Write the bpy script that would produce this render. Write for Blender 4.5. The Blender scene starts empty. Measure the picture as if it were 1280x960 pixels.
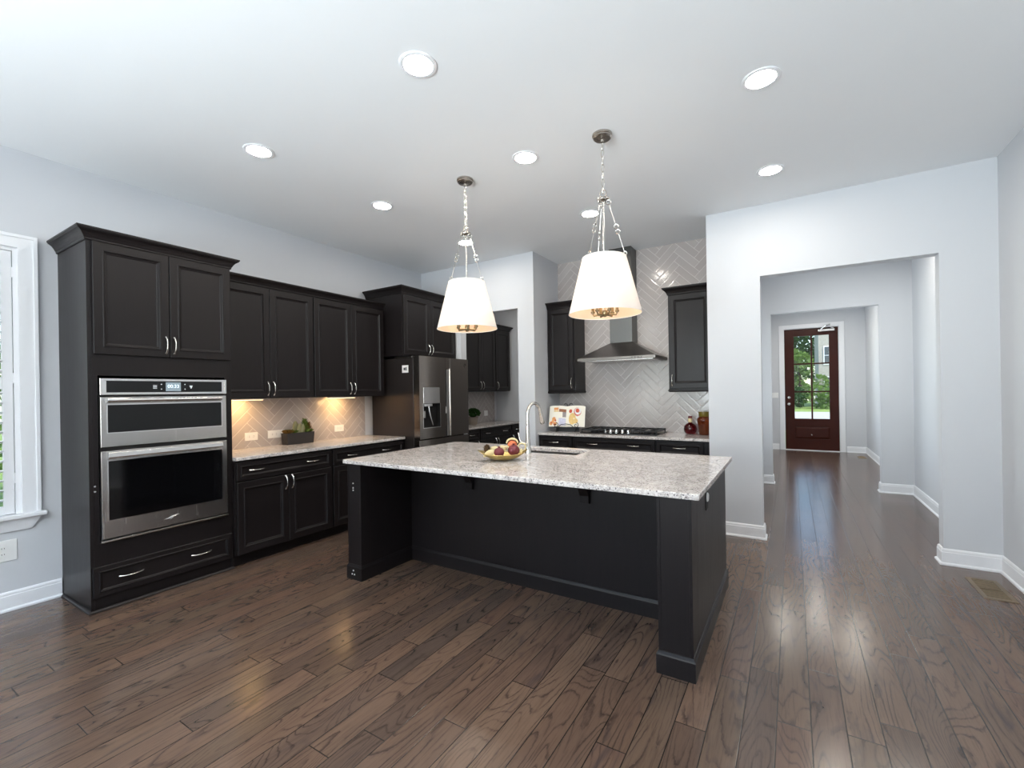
import bpy, bmesh, math, random
from mathutils import Vector, Matrix, Euler
random.seed(7)
S = bpy.context.scene
COL = S.collection
PI = math.pi

# ------------------------------------------------------------------ camera
cam_d = bpy.data.cameras.new('camera')
cam = bpy.data.objects.new('camera', cam_d)
COL.objects.link(cam)
cam_d.sensor_width = 36.0
cam_d.lens = 565.889 / 1280 * 36.0
cam_d.shift_y = 10.5 / 1280
cam_d.clip_start = 0.02
yaw, roll = math.radians(31.766), math.radians(0.904)
cam.matrix_world = (Matrix.Translation((0, 0, 1.414)) @ Matrix.Rotation(yaw, 4, 'Z')
                    @ Matrix.Rotation(PI / 2, 4, 'X') @ Matrix.Rotation(-roll, 4, 'Z'))
S.camera = cam
S.view_settings.view_transform = 'Standard'
S.view_settings.look = 'None'
S.view_settings.gamma = 1.0
S.view_settings.use_curve_mapping = False
S.view_settings.exposure = 0.10

# ------------------------------------------------------------------ world, sun, daylight
W = bpy.data.worlds.new('sky')
S.world = W
W.use_nodes = True
wn = W.node_tree.nodes
sky = wn.new('ShaderNodeTexSky')
sky.sky_type = 'NISHITA'
sky.sun_disc = False
sky.sun_elevation = math.radians(50)
sky.sun_rotation = math.radians(120)
W.node_tree.links.new(sky.outputs[0], wn['Background'].inputs[0])
wn['Background'].inputs[1].default_value = 0.48

def light(name, kind, loc, energy, color=(1, 1, 1), direction=None, **kw):
    d = bpy.data.lights.new(name, kind)
    d.energy = energy
    d.color = color
    for k, v in kw.items():
        setattr(d, k, v)
    o = bpy.data.objects.new(name, d)
    COL.objects.link(o)
    o.location = loc
    if direction is not None:
        o.rotation_euler = Vector(direction).to_track_quat('-Z', 'Y').to_euler()
    return o

light('sun', 'SUN', (6, -2, 10), 5.2, (1.0, 0.96, 0.88), (-0.55, 0.35, -0.76), angle=0.01)
DAY = (0.85, 0.95, 1.0)
for wx, we, dx in ((-3.35, 85, 0.0), (-1.35, 330, 0.3)):
    light('daylight_fill', 'AREA', (wx, -3.22, 1.55), we, DAY, (dx, 1, 1.30), shape='RECTANGLE', size=1.8, size_y=2.2, spread=math.radians(125))  # fill behind the camera, tilted up to brighten the ceiling like bounced flash

for wy, we in ((6.55, 22), (9.8, 32)):
    light('daylight_fill', 'AREA', (-0.74, wy, 1.5), we, DAY, (1, 0, 0.15), shape='RECTANGLE', size=1.7, size_y=1.4)  # added fill lamps outside the unseen hall windows
L_DOWN = 150.0     # downlight disc emission
L_BULB = 2.6      # pendant bulbs, W
L_UNDER = 3.0     # under-cabinet strips, W

# ------------------------------------------------------------------ node helpers
class NT:
    def __init__(s, name):
        s.m = bpy.data.materials.new(name)
        s.m.use_nodes = True
        s.t = s.m.node_tree
        s.b = s.t.nodes['Principled BSDF']
    def n(s, typ, **kw):
        o = s.t.nodes.new(typ)
        for k, v in kw.items():
            setattr(o, k, v)
        return o
    def l(s, a, b):
        s.t.links.new(a, b)
    def val(s, sock, v):
        if isinstance(v, (int, float, tuple, list)):
            sock.default_value = v
        else:
            s.l(v, sock)
    def math(s, op, a, b=0.0, c=0.0):
        o = s.n('ShaderNodeMath', operation=op)
        s.val(o.inputs[0], a); s.val(o.inputs[1], b); s.val(o.inputs[2], c)
        return o.outputs[0]
    def mix(s, f, a, b, blend='MIX'):
        o = s.n('ShaderNodeMix', data_type='RGBA', blend_type=blend)
        s.val(o.inputs[0], f); s.val(o.inputs[6], a); s.val(o.inputs[7], b)
        return o.outputs[2]
    def ramp(s, f, stops, interp='LINEAR'):
        o = s.n('ShaderNodeValToRGB')
        o.color_ramp.interpolation = interp
        e = o.color_ramp.elements
        while len(e) < len(stops):
            e.new(0.5)
        for i, (p, c) in enumerate(stops):
            e[i].position = p
            e[i].color = c if len(c) == 4 else (*c, 1)
        s.val(o.inputs[0], f)
        return o.outputs[0]
    def coord(s):
        return s.n('ShaderNodeTexCoord').outputs['Object']
    def mapping(s, v, scale=(1, 1, 1), loc=(0, 0, 0), rot=(0, 0, 0)):
        o = s.n('ShaderNodeMapping')
        s.val(o.inputs[0], v)
        o.inputs['Scale'].default_value = scale
        o.inputs['Location'].default_value = loc
        o.inputs['Rotation'].default_value = rot
        return o.outputs[0]
    def noise(s, v, scale=5, detail=2, rough=0.5, dist=0.0):
        o = s.n('ShaderNodeTexNoise')
        s.val(o.inputs['Vector'], v)
        o.inputs['Scale'].default_value = scale
        o.inputs['Detail'].default_value = detail
        o.inputs['Roughness'].default_value = rough
        o.inputs['Distortion'].default_value = dist
        return o.outputs[0]
    def bump(s, h, strength=0.2, dist=0.01):
        o = s.n('ShaderNodeBump')
        o.inputs['Strength'].default_value = strength
        o.inputs['Distance'].default_value = dist
        s.val(o.inputs['Height'], h)
        s.l(o.outputs[0], s.b.inputs['Normal'])
    def set(s, **kw):
        for k, v in kw.items():
            s.val(s.b.inputs[k.replace('_', ' ')], v)
        return s

def c4(r, g, b): return (r, g, b, 1)
def srgb(r, g, b):
    f = lambda v: ((v / 255 + 0.055) / 1.055) ** 2.4 if v > 10 else v / 255 / 12.92
    return (f(r), f(g), f(b), 1)

def plain(name, col, rough=0.5, metal=0.0, vary=0.06, scale=14, bump=0.0, coat=0.0, **kw):
    """procedural paint / plastic / metal: colour with a faint noise, optional fine bump"""
    t = NT(name)
    co = t.coord()
    nz = t.noise(co, scale, 4)
    dark = tuple(v * (1 - vary) for v in col[:3]) + (1,)
    lite = tuple(min(1, v * (1 + vary)) for v in col[:3]) + (1,)
    t.set(Base_Color=t.mix(nz, dark, lite), Roughness=rough, Metallic=metal, Coat_Weight=coat)
    for k, v in kw.items():
        t.set(**{k: v})
    if bump:
        t.bump(t.noise(co, scale * 20, 2), bump, 0.002)
    return t.m

def cabinet_mat():
    t = NT('espresso_wood')
    co = t.coord()
    g = t.noise(t.mapping(co, (60, 60, 3.0)), 1.0, 5, 0.6, 0.6)
    big = t.noise(co, 3.0, 2)
    base = t.mix(g, srgb(21, 18, 19), srgb(33, 28, 28))
    base = t.mix(t.math('MULTIPLY', big, 0.35), base, srgb(21, 17, 19))
    t.set(Base_Color=base, Roughness=t.math('ADD', 0.33, t.math('MULTIPLY', g, 0.1)), Specular_IOR_Level=0.27)
    t.bump(g, 0.05, 0.002)
    return t.m

def floor_mat():
    t = NT('wood_plank_floor')
    sp = t.n('ShaderNodeSeparateXYZ')
    co = t.coord()
    t.l(co, sp.inputs[0])
    x, y = sp.outputs[0], sp.outputs[1]
    wd, ln = 0.1235, 1.15
    xs = t.math('DIVIDE', t.math('ADD', x, 0.075 + wd * 100), wd)
    row = t.math('FLOOR', xs)
    wr = t.n('ShaderNodeTexWhiteNoise', noise_dimensions='1D'); t.l(row, wr.inputs['W'])
    ys = t.math('ADD', t.math('DIVIDE', y, ln), t.math('MULTIPLY', wr.outputs[0], 9.0))
    colm = t.math('FLOOR', ys)
    cv = t.n('ShaderNodeCombineXYZ'); t.l(row, cv.inputs[0]); t.l(colm, cv.inputs[1])
    wid = t.n('ShaderNodeTexWhiteNoise', noise_dimensions='3D'); t.l(cv.outputs[0], wid.inputs['Vector'])
    ident, idc = wid.outputs[0], wid.outputs[1]
    fx, fy = t.math('FRACT', xs), t.math('FRACT', ys)
    ex = t.math('MULTIPLY', t.math('MINIMUM', fx, t.math('SUBTRACT', 1, fx)), wd)
    ey = t.math('MULTIPLY', t.math('MINIMUM', fy, t.math('SUBTRACT', 1, fy)), ln)
    edge = t.math('MINIMUM', ex, ey)
    gap = t.n('ShaderNodeMapRange'); t.l(edge, gap.inputs[0])
    gap.inputs[1].default_value = 0.0010; gap.inputs[2].default_value = 0.0030
    # grain coordinates shifted per plank
    sh = t.n('ShaderNodeVectorMath', operation='MULTIPLY_ADD')
    t.l(idc, sh.inputs[0]); sh.inputs[1].default_value = (7, 13, 5); t.l(co, sh.inputs[2])
    v = sh.outputs[0]
    fine = t.noise(t.mapping(v, (110, 5.0, 1)), 1.0, 6, 0.7, 0.3)
    broad = t.noise(t.mapping(v, (9, 1.6, 1)), 1.0, 3, 0.55, 0.5)
    # growth rings: thin dark contour lines of a stretched noise field, roughened and broken up
    field = t.noise(t.mapping(v, (6.5, 1.05, 1)), 1.0, 1.0, 0.4, 0.35)
    jag = t.noise(t.mapping(v, (70, 26, 1)), 1.0, 3, 0.6)
    sepid = t.n('ShaderNodeSeparateColor'); t.l(idc, sepid.inputs[0])
    dens = t.math('ADD', 12.0, t.math('MULTIPLY', sepid.outputs[1], 16.0))
    ring = t.math('FRACT', t.math('MULTIPLY', t.math('ADD', field, t.math('MULTIPLY', jag, 0.022)), dens))
    lines = t.ramp(ring, [(0.0, (1, 1, 1)), (0.09, (0.85, 0.85, 0.85)), (0.24, (0.10, 0.10, 0.10)), (0.8, (0, 0, 0)), (1.0, (0.30, 0.30, 0.30))])
    brk = t.ramp(t.noise(t.mapping(v, (20, 3.5, 1)), 1.0, 4, 0.65), [(0.34, (0.10, 0.10, 0.10)), (0.58, (1, 1, 1))])
    lines = t.math('MULTIPLY', lines, brk)
    base = t.ramp(ident, [(0.0, srgb(74, 59, 52)), (0.18, srgb(101, 79, 66)), (0.36, srgb(90, 75, 64)), (0.5, srgb(97, 73, 62)),
                          (0.66, srgb(108, 87, 73)), (0.82, srgb(85, 70, 62)), (0.93, srgb(92, 70, 60)), (1.0, srgb(64, 57, 54))])
    base = t.mix(broad, t.mix(0.38, base, srgb(70, 58, 53)), t.mix(0.20, base, srgb(160, 132, 110)))
    pores = t.ramp(fine, [(0.36, (0.40, 0.37, 0.36)), (0.50, (1, 1, 1))])
    base = t.mix(0.36, base, pores, 'MULTIPLY')
    base = t.mix(t.math('MULTIPLY', lines, 0.72), base, srgb(40, 32, 31))
    stain = t.ramp(t.noise(t.mapping(v, (13, 2.0, 1)), 1.0, 3, 0.5, 1.2), [(0.60, (0, 0, 0)), (0.74, (1, 1, 1))])
    base = t.mix(t.math('MULTIPLY', stain, 0.60), base, srgb(56, 50, 53))
    base = t.mix(gap.outputs[0], srgb(26, 20, 18), base)
    t.set(Base_Color=base, Roughness=t.math('ADD', 0.15, t.math('MULTIPLY', fine, 0.10)), Specular_IOR_Level=0.55)
    h = t.math('ADD', t.math('MULTIPLY', gap.outputs[0], 1.0), t.math('MULTIPLY', fine, 0.03))
    h = t.math('SUBTRACT', h, t.math('MULTIPLY', lines, 0.08))
    t.bump(h, 0.16, 0.003)
    return t.m

def granite_mat():
    t = NT('speckled_granite')
    co = t.coord()
    a = t.noise(co, 9, 4, 0.6, 0.4)
    b = t.noise(co, 70, 5, 0.65, 0.8)
    c = t.noise(t.mapping(co, (1, 1.5, 1), rot=(0, 0, 0.5)), 26, 5, 0.7, 1.6)
    base = t.mix(a, srgb(212, 204, 199), srgb(238, 234, 231))
    base = t.mix(t.ramp(b, [(0.46, (0, 0, 0)), (0.60, (0.7, 0.7, 0.7))]), base, srgb(188, 176, 170))
    vein = t.ramp(c, [(0.0, (0, 0, 0)), (0.465, (0, 0, 0)), (0.50, (1, 1, 1)), (0.535, (0, 0, 0))])
    brk = t.ramp(t.noise(co, 12, 3, 0.6), [(0.38, (0, 0, 0)), (0.52, (1, 1, 1))])
    base = t.mix(t.math('MULTIPLY', t.math('MULTIPLY', vein, brk), 0.9), base, srgb(74, 66, 72))
    vo = t.n('ShaderNodeTexVoronoi'); t.l(co, vo.inputs['Vector']); vo.inputs['Scale'].default_value = 95
    wn_ = t.n('ShaderNodeSeparateColor'); t.l(vo.outputs['Color'], wn_.inputs[0])
    spk = t.math('MULTIPLY', t.math('GREATER_THAN', wn_.outputs[0], 0.78), t.math('LESS_THAN', vo.outputs['Distance'], 0.42))
    base = t.mix(t.math('MULTIPLY', spk, 0.75), base, srgb(78, 70, 74))
    t.set(Base_Color=base, Roughness=0.10, Specular_IOR_Level=0.55)
    return t.m

def herringbone_mat(name, ax, wtile=0.078, n=4):
    """glossy herringbone wall tile; ax = horizontal object axis (0 x, 1 y)"""
    t = NT(name)
    sp = t.n('ShaderNodeSeparateXYZ'); t.l(t.coord(), sp.inputs[0])
    u, v = sp.outputs[ax], sp.outputs[2]
    k = 1 / (math.sqrt(2) * wtile)
    x = t.math('ADD', t.math('MULTIPLY', t.math('ADD', u, v), k), 400.0)
    y = t.math('ADD', t.math('MULTIPLY', t.math('SUBTRACT', v, u), k), 400.0)
    i, j = t.math('FLOOR', x), t.math('FLOOR', y)
    fx, fy = t.math('FRACT', x), t.math('FRACT', y)
    d = t.math('SUBTRACT', i, j)
    kk = t.math('FLOORED_MODULO', d, 2 * n)
    hz = t.math('LESS_THAN', kk, n - 0.5)
    lxh = t.math('ADD', kk, fx)
    lyv = t.math('ADD', t.math('SUBTRACT', 2 * n - 1, kk), fy)
    def sel(a, b):
        return t.math('ADD', t.math('MULTIPLY', a, hz), t.math('MULTIPLY', b, t.math('SUBTRACT', 1, hz)))
    along, across = sel(lxh, lyv), sel(fy, fx)
    e1 = t.math('MINIMUM', along, t.math('SUBTRACT', n, along))
    e2 = t.math('MINIMUM', across, t.math('SUBTRACT', 1, across))
    edge = t.math('MINIMUM', e1, e2)
    ida = sel(t.math('SUBTRACT', i, kk), i)
    idb = sel(j, t.math('SUBTRACT', j, t.math('SUBTRACT', 2 * n - 1, kk)))
    cv = t.n('ShaderNodeCombineXYZ'); t.l(ida, cv.inputs[0]); t.l(idb, cv.inputs[1]); t.l(hz, cv.inputs[2])
    wh = t.n('ShaderNodeTexWhiteNoise', noise_dimensions='3D'); t.l(cv.outputs[0], wh.inputs['Vector'])
    tile = t.ramp(wh.outputs[0], [(0, srgb(178, 169, 165)), (0.5, srgb(182, 174, 170)), (1, srgb(187, 180, 176))])
    tile = t.mix(t.math('MULTIPLY', t.noise(t.coord(), 18, 3), 0.25), tile, srgb(178, 169, 165))
    gm = t.n('ShaderNodeMapRange'); t.l(edge, gm.inputs[0])
    gm.inputs[1].default_value = 0.014; gm.inputs[2].default_value = 0.028
    g = gm.outputs[0]
    t.set(Base_Color=t.mix(g, srgb(218, 214, 210), tile), Roughness=t.math('SUBTRACT', 0.7, t.math('MULTIPLY', g, 0.56)))
    # tiles bowed and tilted a little, so each catches light differently
    sc = t.n('ShaderNodeSeparateColor'); t.l(wh.outputs[1], sc.inputs[0])
    tilt = t.math('ADD', t.math('MULTIPLY', t.math('SUBTRACT', sc.outputs[1], 0.5), along),
                  t.math('MULTIPLY', t.math('SUBTRACT', sc.outputs[2], 0.5), across))
    pil = t.n('ShaderNodeMapRange'); t.l(edge, pil.inputs[0]); pil.inputs[1].default_value = 0.0; pil.inputs[2].default_value = 0.16
    pil.interpolation_type = 'SMOOTHSTEP'
    h = t.math('ADD', t.math('MULTIPLY', pil.outputs[0], 0.30), t.math('MULTIPLY', tilt, 0.045))
    h = t.math('ADD', h, t.math('MULTIPLY', t.noise(t.coord(), 22, 2), 0.16))
    t.bump(h, 0.4, 0.004)
    return t.m

def steel_mat(name, col, rough=0.27, axis=(1, 1, 60), tint=0.08):
    t = NT(name)
    co = t.coord()
    g = t.noise(t.mapping(co, axis), 3.0, 4, 0.6)
    dark = tuple(v * (1 - tint) for v in col[:3]) + (1,)
    t.set(Base_Color=t.mix(g, dark, col), Metallic=1.0, Roughness=t.math('ADD', rough - 0.04, t.math('MULTIPLY', g, 0.08)))
    t.b.inputs['Anisotropic'].default_value = 0.4
    return t.m

def emit_mat(name, col, strength):
    t = NT(name)
    t.set(Base_Color=col, Emission_Color=col, Emission_Strength=strength, Roughness=0.5)
    return t.m

def pane_mat(name):
    t = NT(name)
    tr = t.n('ShaderNodeBsdfTransparent')
    tr.inputs[0].default_value = (0.97, 0.985, 0.98, 1)
    gl = t.n('ShaderNodeBsdfGlossy'); gl.inputs['Roughness'].default_value = 0.02
    fr = t.n('ShaderNodeFresnel'); fr.inputs[0].default_value = 1.45
    mx = t.n('ShaderNodeMixShader')
    t.l(fr.outputs[0], mx.inputs[0]); t.l(tr.outputs[0], mx.inputs[1]); t.l(gl.outputs[0], mx.inputs[2])
    t.l(mx.outputs[0], t.t.nodes['Material Output'].inputs[0])
    return t.m

def shade_mat():
    t = NT('shade_fabric')
    co = t.coord()
    wv = t.noise(t.mapping(co, (160, 160, 420)), 1.0, 2)
    df = t.n('ShaderNodeBsdfDiffuse'); t.l(t.mix(wv, (0.80, 0.79, 0.77, 1), (0.92, 0.91, 0.89, 1)), df.inputs[0])
    tl = t.n('ShaderNodeBsdfTranslucent'); tl.inputs[0].default_value = (0.88, 0.93, 1.0, 1)
    mx = t.n('ShaderNodeMixShader'); mx.inputs[0].default_value = 0.5
    t.l(df.outputs[0], mx.inputs[1]); t.l(tl.outputs[0], mx.inputs[2])
    t.l(mx.outputs[0], t.t.nodes['Material Output'].inputs[0])
    return t.m

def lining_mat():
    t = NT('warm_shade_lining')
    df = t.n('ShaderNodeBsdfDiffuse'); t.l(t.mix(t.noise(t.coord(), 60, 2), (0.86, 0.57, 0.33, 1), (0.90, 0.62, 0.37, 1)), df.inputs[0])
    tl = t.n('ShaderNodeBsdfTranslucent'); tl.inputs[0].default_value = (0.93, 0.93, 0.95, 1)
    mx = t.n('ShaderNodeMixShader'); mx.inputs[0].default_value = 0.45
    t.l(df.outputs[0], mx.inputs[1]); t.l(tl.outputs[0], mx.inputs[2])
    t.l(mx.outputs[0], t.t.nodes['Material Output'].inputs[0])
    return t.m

def glass_mat(name, col, rough=0.03):
    t = NT(name)
    t.set(Base_Color=t.mix(t.noise(t.coord(), 30, 2), col, tuple(v * 0.8 for v in col[:3]) + (1,)), Roughness=rough,
          Transmission_Weight=0.75, IOR=1.45)
    return t.m

def leaf_mat(name, c1, c2, trans=0.3):
    t = NT(name)
    col = t.mix(t.noise(t.coord(), 8, 3), c1, c2)
    df = t.n('ShaderNodeBsdfDiffuse'); t.l(col, df.inputs[0])
    tl = t.n('ShaderNodeBsdfTranslucent'); t.l(col, tl.inputs[0])
    mx = t.n('ShaderNodeMixShader'); mx.inputs[0].default_value = trans
    t.l(df.outputs[0], mx.inputs[1]); t.l(tl.outputs[0], mx.inputs[2])
    t.l(mx.outputs[0], t.t.nodes['Material Output'].inputs[0])
    return t.m

M = dict(
    wall=plain('wall_paint', srgb(208, 210, 214), 0.75, vary=0.01, scale=3, bump=0.03),
    ceil=plain('ceiling_paint', srgb(238, 240, 242), 0.85, vary=0.01, scale=3, bump=0.03),
    trim=plain('white_trim_paint', srgb(238, 239, 242), 0.35, vary=0.01),
    wood=cabinet_mat(), floor=floor_mat(), granite=granite_mat(),
    tile_x=herringbone_mat('herringbone_tile', 0), tile_y=herringbone_mat('herringbone_splash_tile', 1),
    steel=steel_mat('brushed_steel', (0.60, 0.585, 0.57, 1), 0.26, (60, 1, 1)),
    steel_v=steel_mat('hood_steel_lit', (0.31, 0.29, 0.28, 1), 0.34, (60, 60, 1)),  # canopy: same hood steel, lighter reflection put into the colour
    chimney=steel_mat('hood_steel_shaded', (0.13, 0.13, 0.125, 1), 0.34, (60, 60, 1)),  # same steel as the canopy, its darker reflection put into the colour
    hoodrim=steel_mat('hood_rim_steel_dimmed', (0.20, 0.185, 0.17, 1), 0.42, (1, 60, 60)),  # same hood steel, darkened to hold down its bright reflection
    bright=steel_mat('bright_steel', (0.86, 0.85, 0.84, 1), 0.16, (60, 1, 1)),
    blacksteel=steel_mat('dark_fridge_steel', (0.28, 0.25, 0.225, 1), 0.17, (60, 60, 1)),
    fridgeside=plain('fridge_side_enamel', srgb(52, 47, 46), 0.24, metal=0.4, bump=0.15, scale=10),
    nickel=steel_mat('satin_nickel', (0.74, 0.71, 0.66, 1), 0.22, (1, 1, 1)),
    bronze=steel_mat('brushed_nickel_canopy', (0.46, 0.42, 0.38, 1), 0.25, (1, 1, 1)),
    brass=steel_mat('pendant_brass', (0.34, 0.26, 0.15, 1), 0.35, (1, 1, 1)),
    black=plain('black_glass', srgb(9, 9, 11), 0.06, vary=0.02),
    iron=plain('cast_iron', srgb(20, 20, 21), 0.5, bump=0.1),
    dark=plain('dark_recess', srgb(13, 12, 12), 0.6),
    plastic=plain('white_plastic', srgb(240, 240, 238), 0.35, vary=0.01),
    slot=plain('outlet_slot', srgb(70, 70, 70), 0.5),
    gap=plain('dark_jamb', srgb(96, 92, 90), 0.5),
    disc=emit_mat('lamp_disc', (1.0, 0.93, 0.83, 1), L_DOWN),
    bulb=emit_mat('warm_bulb', (1.0, 0.75, 0.45, 1), 6.0),
    strip=emit_mat('warm_strip', (1.0, 0.70, 0.38, 1), 4.0),
    led=emit_mat('clock_digits_glow', (0.75, 0.88, 0.95, 1), 0.9),
    lcd=emit_mat('display_glow', (0.22, 0.28, 0.32, 1), 0.35),
    icon=emit_mat('icon_glow', (0.55, 0.58, 0.6, 1), 0.28),
    pane=pane_mat('window_glass'), shade=shade_mat(),
    shade_in=lining_mat(),
    door=plain('mahogany_door', srgb(58, 19, 8), 0.3, vary=0.3, scale=5, Specular_IOR_Level=0.22),
    gold=steel_mat('gold_bowl', (0.80, 0.62, 0.26, 1), 0.3, (20, 20, 20), 0.3),
    red=plain('dark_red_fruit', srgb(112, 44, 50), 0.55, vary=0.3, scale=40, bump=0.3),
    orange=plain('orange_fruit', srgb(214, 116, 74), 0.5, vary=0.2, scale=30, bump=0.3),
    cream=plain('cream_dried_peel', srgb(226, 208, 160), 0.6, vary=0.15, scale=30, bump=0.3),
    cone=plain('pine_cone_brown', srgb(84, 60, 34), 0.7, vary=0.3, scale=40),
    soil=plain('dark_soil', srgb(50, 38, 30), 0.9, vary=0.4, scale=60, bump=0.5),
    planter=plain('dark_planter', srgb(44, 40, 39), 0.45, bump=0.05),
    succ=leaf_mat('succulent_green', srgb(74, 100, 46), srgb(116, 130, 66), 0.15),
    succ_red=leaf_mat('succulent_red', srgb(130, 70, 44), srgb(86, 92, 44), 0.15),
    succ_pale=leaf_mat('succulent_pale', srgb(150, 160, 120), srgb(170, 150, 120), 0.15),
    stone=plain('grey_stone_pot', srgb(140, 130, 120), 0.8, bump=0.2),
    bottle=glass_mat('dark_red_glass', (0.16, 0.006, 0.01, 1)), jar=glass_mat('amber_glass', (0.26, 0.05, 0.006, 1)),
    bronzevent=steel_mat('bronze_register', (0.34, 0.27, 0.19, 1), 0.45, (20, 20, 1)),
    ventdark=plain('register_dark', srgb(66, 50, 26), 0.6),
    page=plain('book_page', srgb(244, 238, 224), 0.6, vary=0.02),
    bark=plain('tree_bark', srgb(70, 54, 42), 0.9, vary=0.3),
    lawn=plain('lawn_grass', srgb(118, 140, 62), 0.9, vary=0.35, scale=6),
    concrete=plain('pale_concrete', srgb(168, 166, 158), 0.9, vary=0.06),
    siding=plain('pale_brick', srgb(160, 156, 148), 0.9, vary=0.25, scale=6),
    leaf_dark=leaf_mat('tree_leaf_dark', srgb(34, 62, 34), srgb(70, 104, 56)),
    leaf_light=leaf_mat('tree_leaf_light', srgb(74, 112, 50), srgb(140, 164, 92)),
    winframe=plain('window_dark_pane', srgb(60, 68, 76), 0.15),
)

# ------------------------------------------------------------------ mesh builder
class MB:
    def __init__(s):
        s.v, s.f, s.mi = [], [], []
        s.cur = 0
    def add(s, vs, fs):
        o = len(s.v)
        s.v += [tuple(p) for p in vs]
        s.f += [tuple(o + i for i in f) for f in fs]
        s.mi += [s.cur] * len(fs)
        return s
    def box(s, x0, x1, y0, y1, z0, z1):
        vs = [(x, y, z) for z in (z0, z1) for y in (y0, y1) for x in (x0, x1)]
        return s.add(vs, [(0, 2, 3, 1), (4, 5, 7, 6), (0, 1, 5, 4), (1, 3, 7, 5), (3, 2, 6, 7), (2, 0, 4, 6)])
    def obox(s, c, ax, ay, az, hx, hy, hz):
        c, ax, ay, az = Vector(c), Vector(ax), Vector(ay), Vector(az)
        vs = [c + ax * hx * i + ay * hy * j + az * hz * k for k in (-1, 1) for j in (-1, 1) for i in (-1, 1)]
        return s.add(vs, [(0, 2, 3, 1), (4, 5, 7, 6), (0, 1, 5, 4), (1, 3, 7, 5), (3, 2, 6, 7), (2, 0, 4, 6)])
    def tube(s, pts, r, n=10, caps=True, flat=1.0, closed=False):
        pts = [Vector(p) for p in pts]
        N = len(pts)
        rs = r if isinstance(r, (list, tuple)) else [r] * N
        vs, up = [], None
        for i, p in enumerate(pts):
            if closed:
                t = pts[(i + 1) % N] - pts[i - 1]
            else:
                t = pts[min(i + 1, N - 1)] - pts[max(i - 1, 0)]
            t.normalize()
            if up is None:
                up = Vector((0, 0, 1)) if abs(t.z) < 0.9 else Vector((1, 0, 0))
            a = (up - t * up.dot(t)).normalized()
            up = a
            b = t.cross(a)
            for k in range(n):
                an = 2 * PI * k / n
                vs.append(p + (a * math.cos(an) + b * math.sin(an) * flat) * rs[i])
        fs = []
        for i in range(N if closed else N - 1):
            i2 = (i + 1) % N
            for k in range(n):
                k2 = (k + 1) % n
                fs.append((i * n + k, i * n + k2, i2 * n + k2, i2 * n + k))
        if caps and not closed:
            fs += [tuple(range(n - 1, -1, -1)), tuple((N - 1) * n + k for k in range(n))]
        return s.add(vs, fs)
    def lathe(s, prof, c=(0, 0, 0), n=32, caps=True, closed=False):
        vs, fs = [], []
        P = len(prof)
        for r, z in prof:
            for k in range(n):
                a = 2 * PI * k / n
                vs.append((c[0] + r * math.cos(a), c[1] + r * math.sin(a), c[2] + z))
        for i in range(P if closed else P - 1):
            i2 = (i + 1) % P
            for k in range(n):
                k2 = (k + 1) % n
                fs.append((i * n + k, i * n + k2, i2 * n + k2, i2 * n + k))
        if caps and not closed:
            fs += [tuple(range(n - 1, -1, -1)), tuple((P - 1) * n + k for k in range(n))]
        return s.add(vs, fs)
    def sweep(s, path, prof, closed=False):
        """profile (out, z) swept along a plan polyline; out is to the right of travel, mitred"""
        P = [Vector((p[0], p[1])) for p in path]
        N, Q = len(P), len(prof)
        vs = []
        for i in range(N):
            def nrm(a, b):
                d = (b - a).normalized(); return Vector((d.y, -d.x))
            if closed:
                n1, n2 = nrm(P[i - 1], P[i]), nrm(P[i], P[(i + 1) % N])
            else:
                n1 = nrm(P[max(i - 1, 0)], P[max(i, 1)])
                n2 = nrm(P[min(i, N - 2)], P[min(i + 1, N - 1)])
            m = n1 + n2
            m = m / max(m.dot(n1), 1e-6) if m.length > 1e-6 else n1
            for o, z in prof:
                vs.append((P[i].x + m.x * o, P[i].y + m.y * o, z))
        fs = []
        for i in range(N if closed else N - 1):
            i2 = (i + 1) % N
            for k in range(Q):
                k2 = (k + 1) % Q
                fs.append((i * Q + k, i * Q + k2, i2 * Q + k2, i2 * Q + k))
        if not closed:
            fs += [tuple(range(Q - 1, -1, -1)), tuple((N - 1) * Q + k for k in range(Q))]
        return s.add(vs, fs)
    def front(s, x0, x1, z0, z1, loops, yb=0.0):
        """panel facing -y: nested rectangles (inset, proud); first loop is at the back"""
        vs, fs = [], []
        for ins, d in loops:
            vs += [(x0 + ins, yb - d, z0 + ins), (x1 - ins, yb - d, z0 + ins), (x1 - ins, yb - d, z1 - ins), (x0 + ins, yb - d, z1 - ins)]
        for i in range(len(loops) - 1):
            for k in range(4):
                k2 = (k + 1) % 4
                fs.append((i * 4 + k, i * 4 + k2, i * 4 + 4 + k2, i * 4 + 4 + k))
        e = (len(loops) - 1) * 4
        fs += [(e, e + 1, e + 2, e + 3), (3, 2, 1, 0)]
        return s.add(vs, fs)
    def sphere(s, c, r, seg=20, rings=12, sc=(1, 1, 1), jit=0.0):
        vs, fs = [], []
        for i in range(rings + 1):
            th = PI * i / rings
            for k in range(seg):
                a = 2 * PI * k / seg
                rr = r * (1 + random.uniform(-jit, jit))
                vs.append((c[0] + sc[0] * rr * math.sin(th) * math.cos(a), c[1] + sc[1] * rr * math.sin(th) * math.sin(a), c[2] + sc[2] * rr * math.cos(th)))
        for i in range(rings):
            for k in range(seg):
                k2 = (k + 1) % seg
                fs.append((i * seg + k, (i + 1) * seg + k, (i + 1) * seg + k2, i * seg + k2))
        return s.add(vs, fs)
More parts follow.
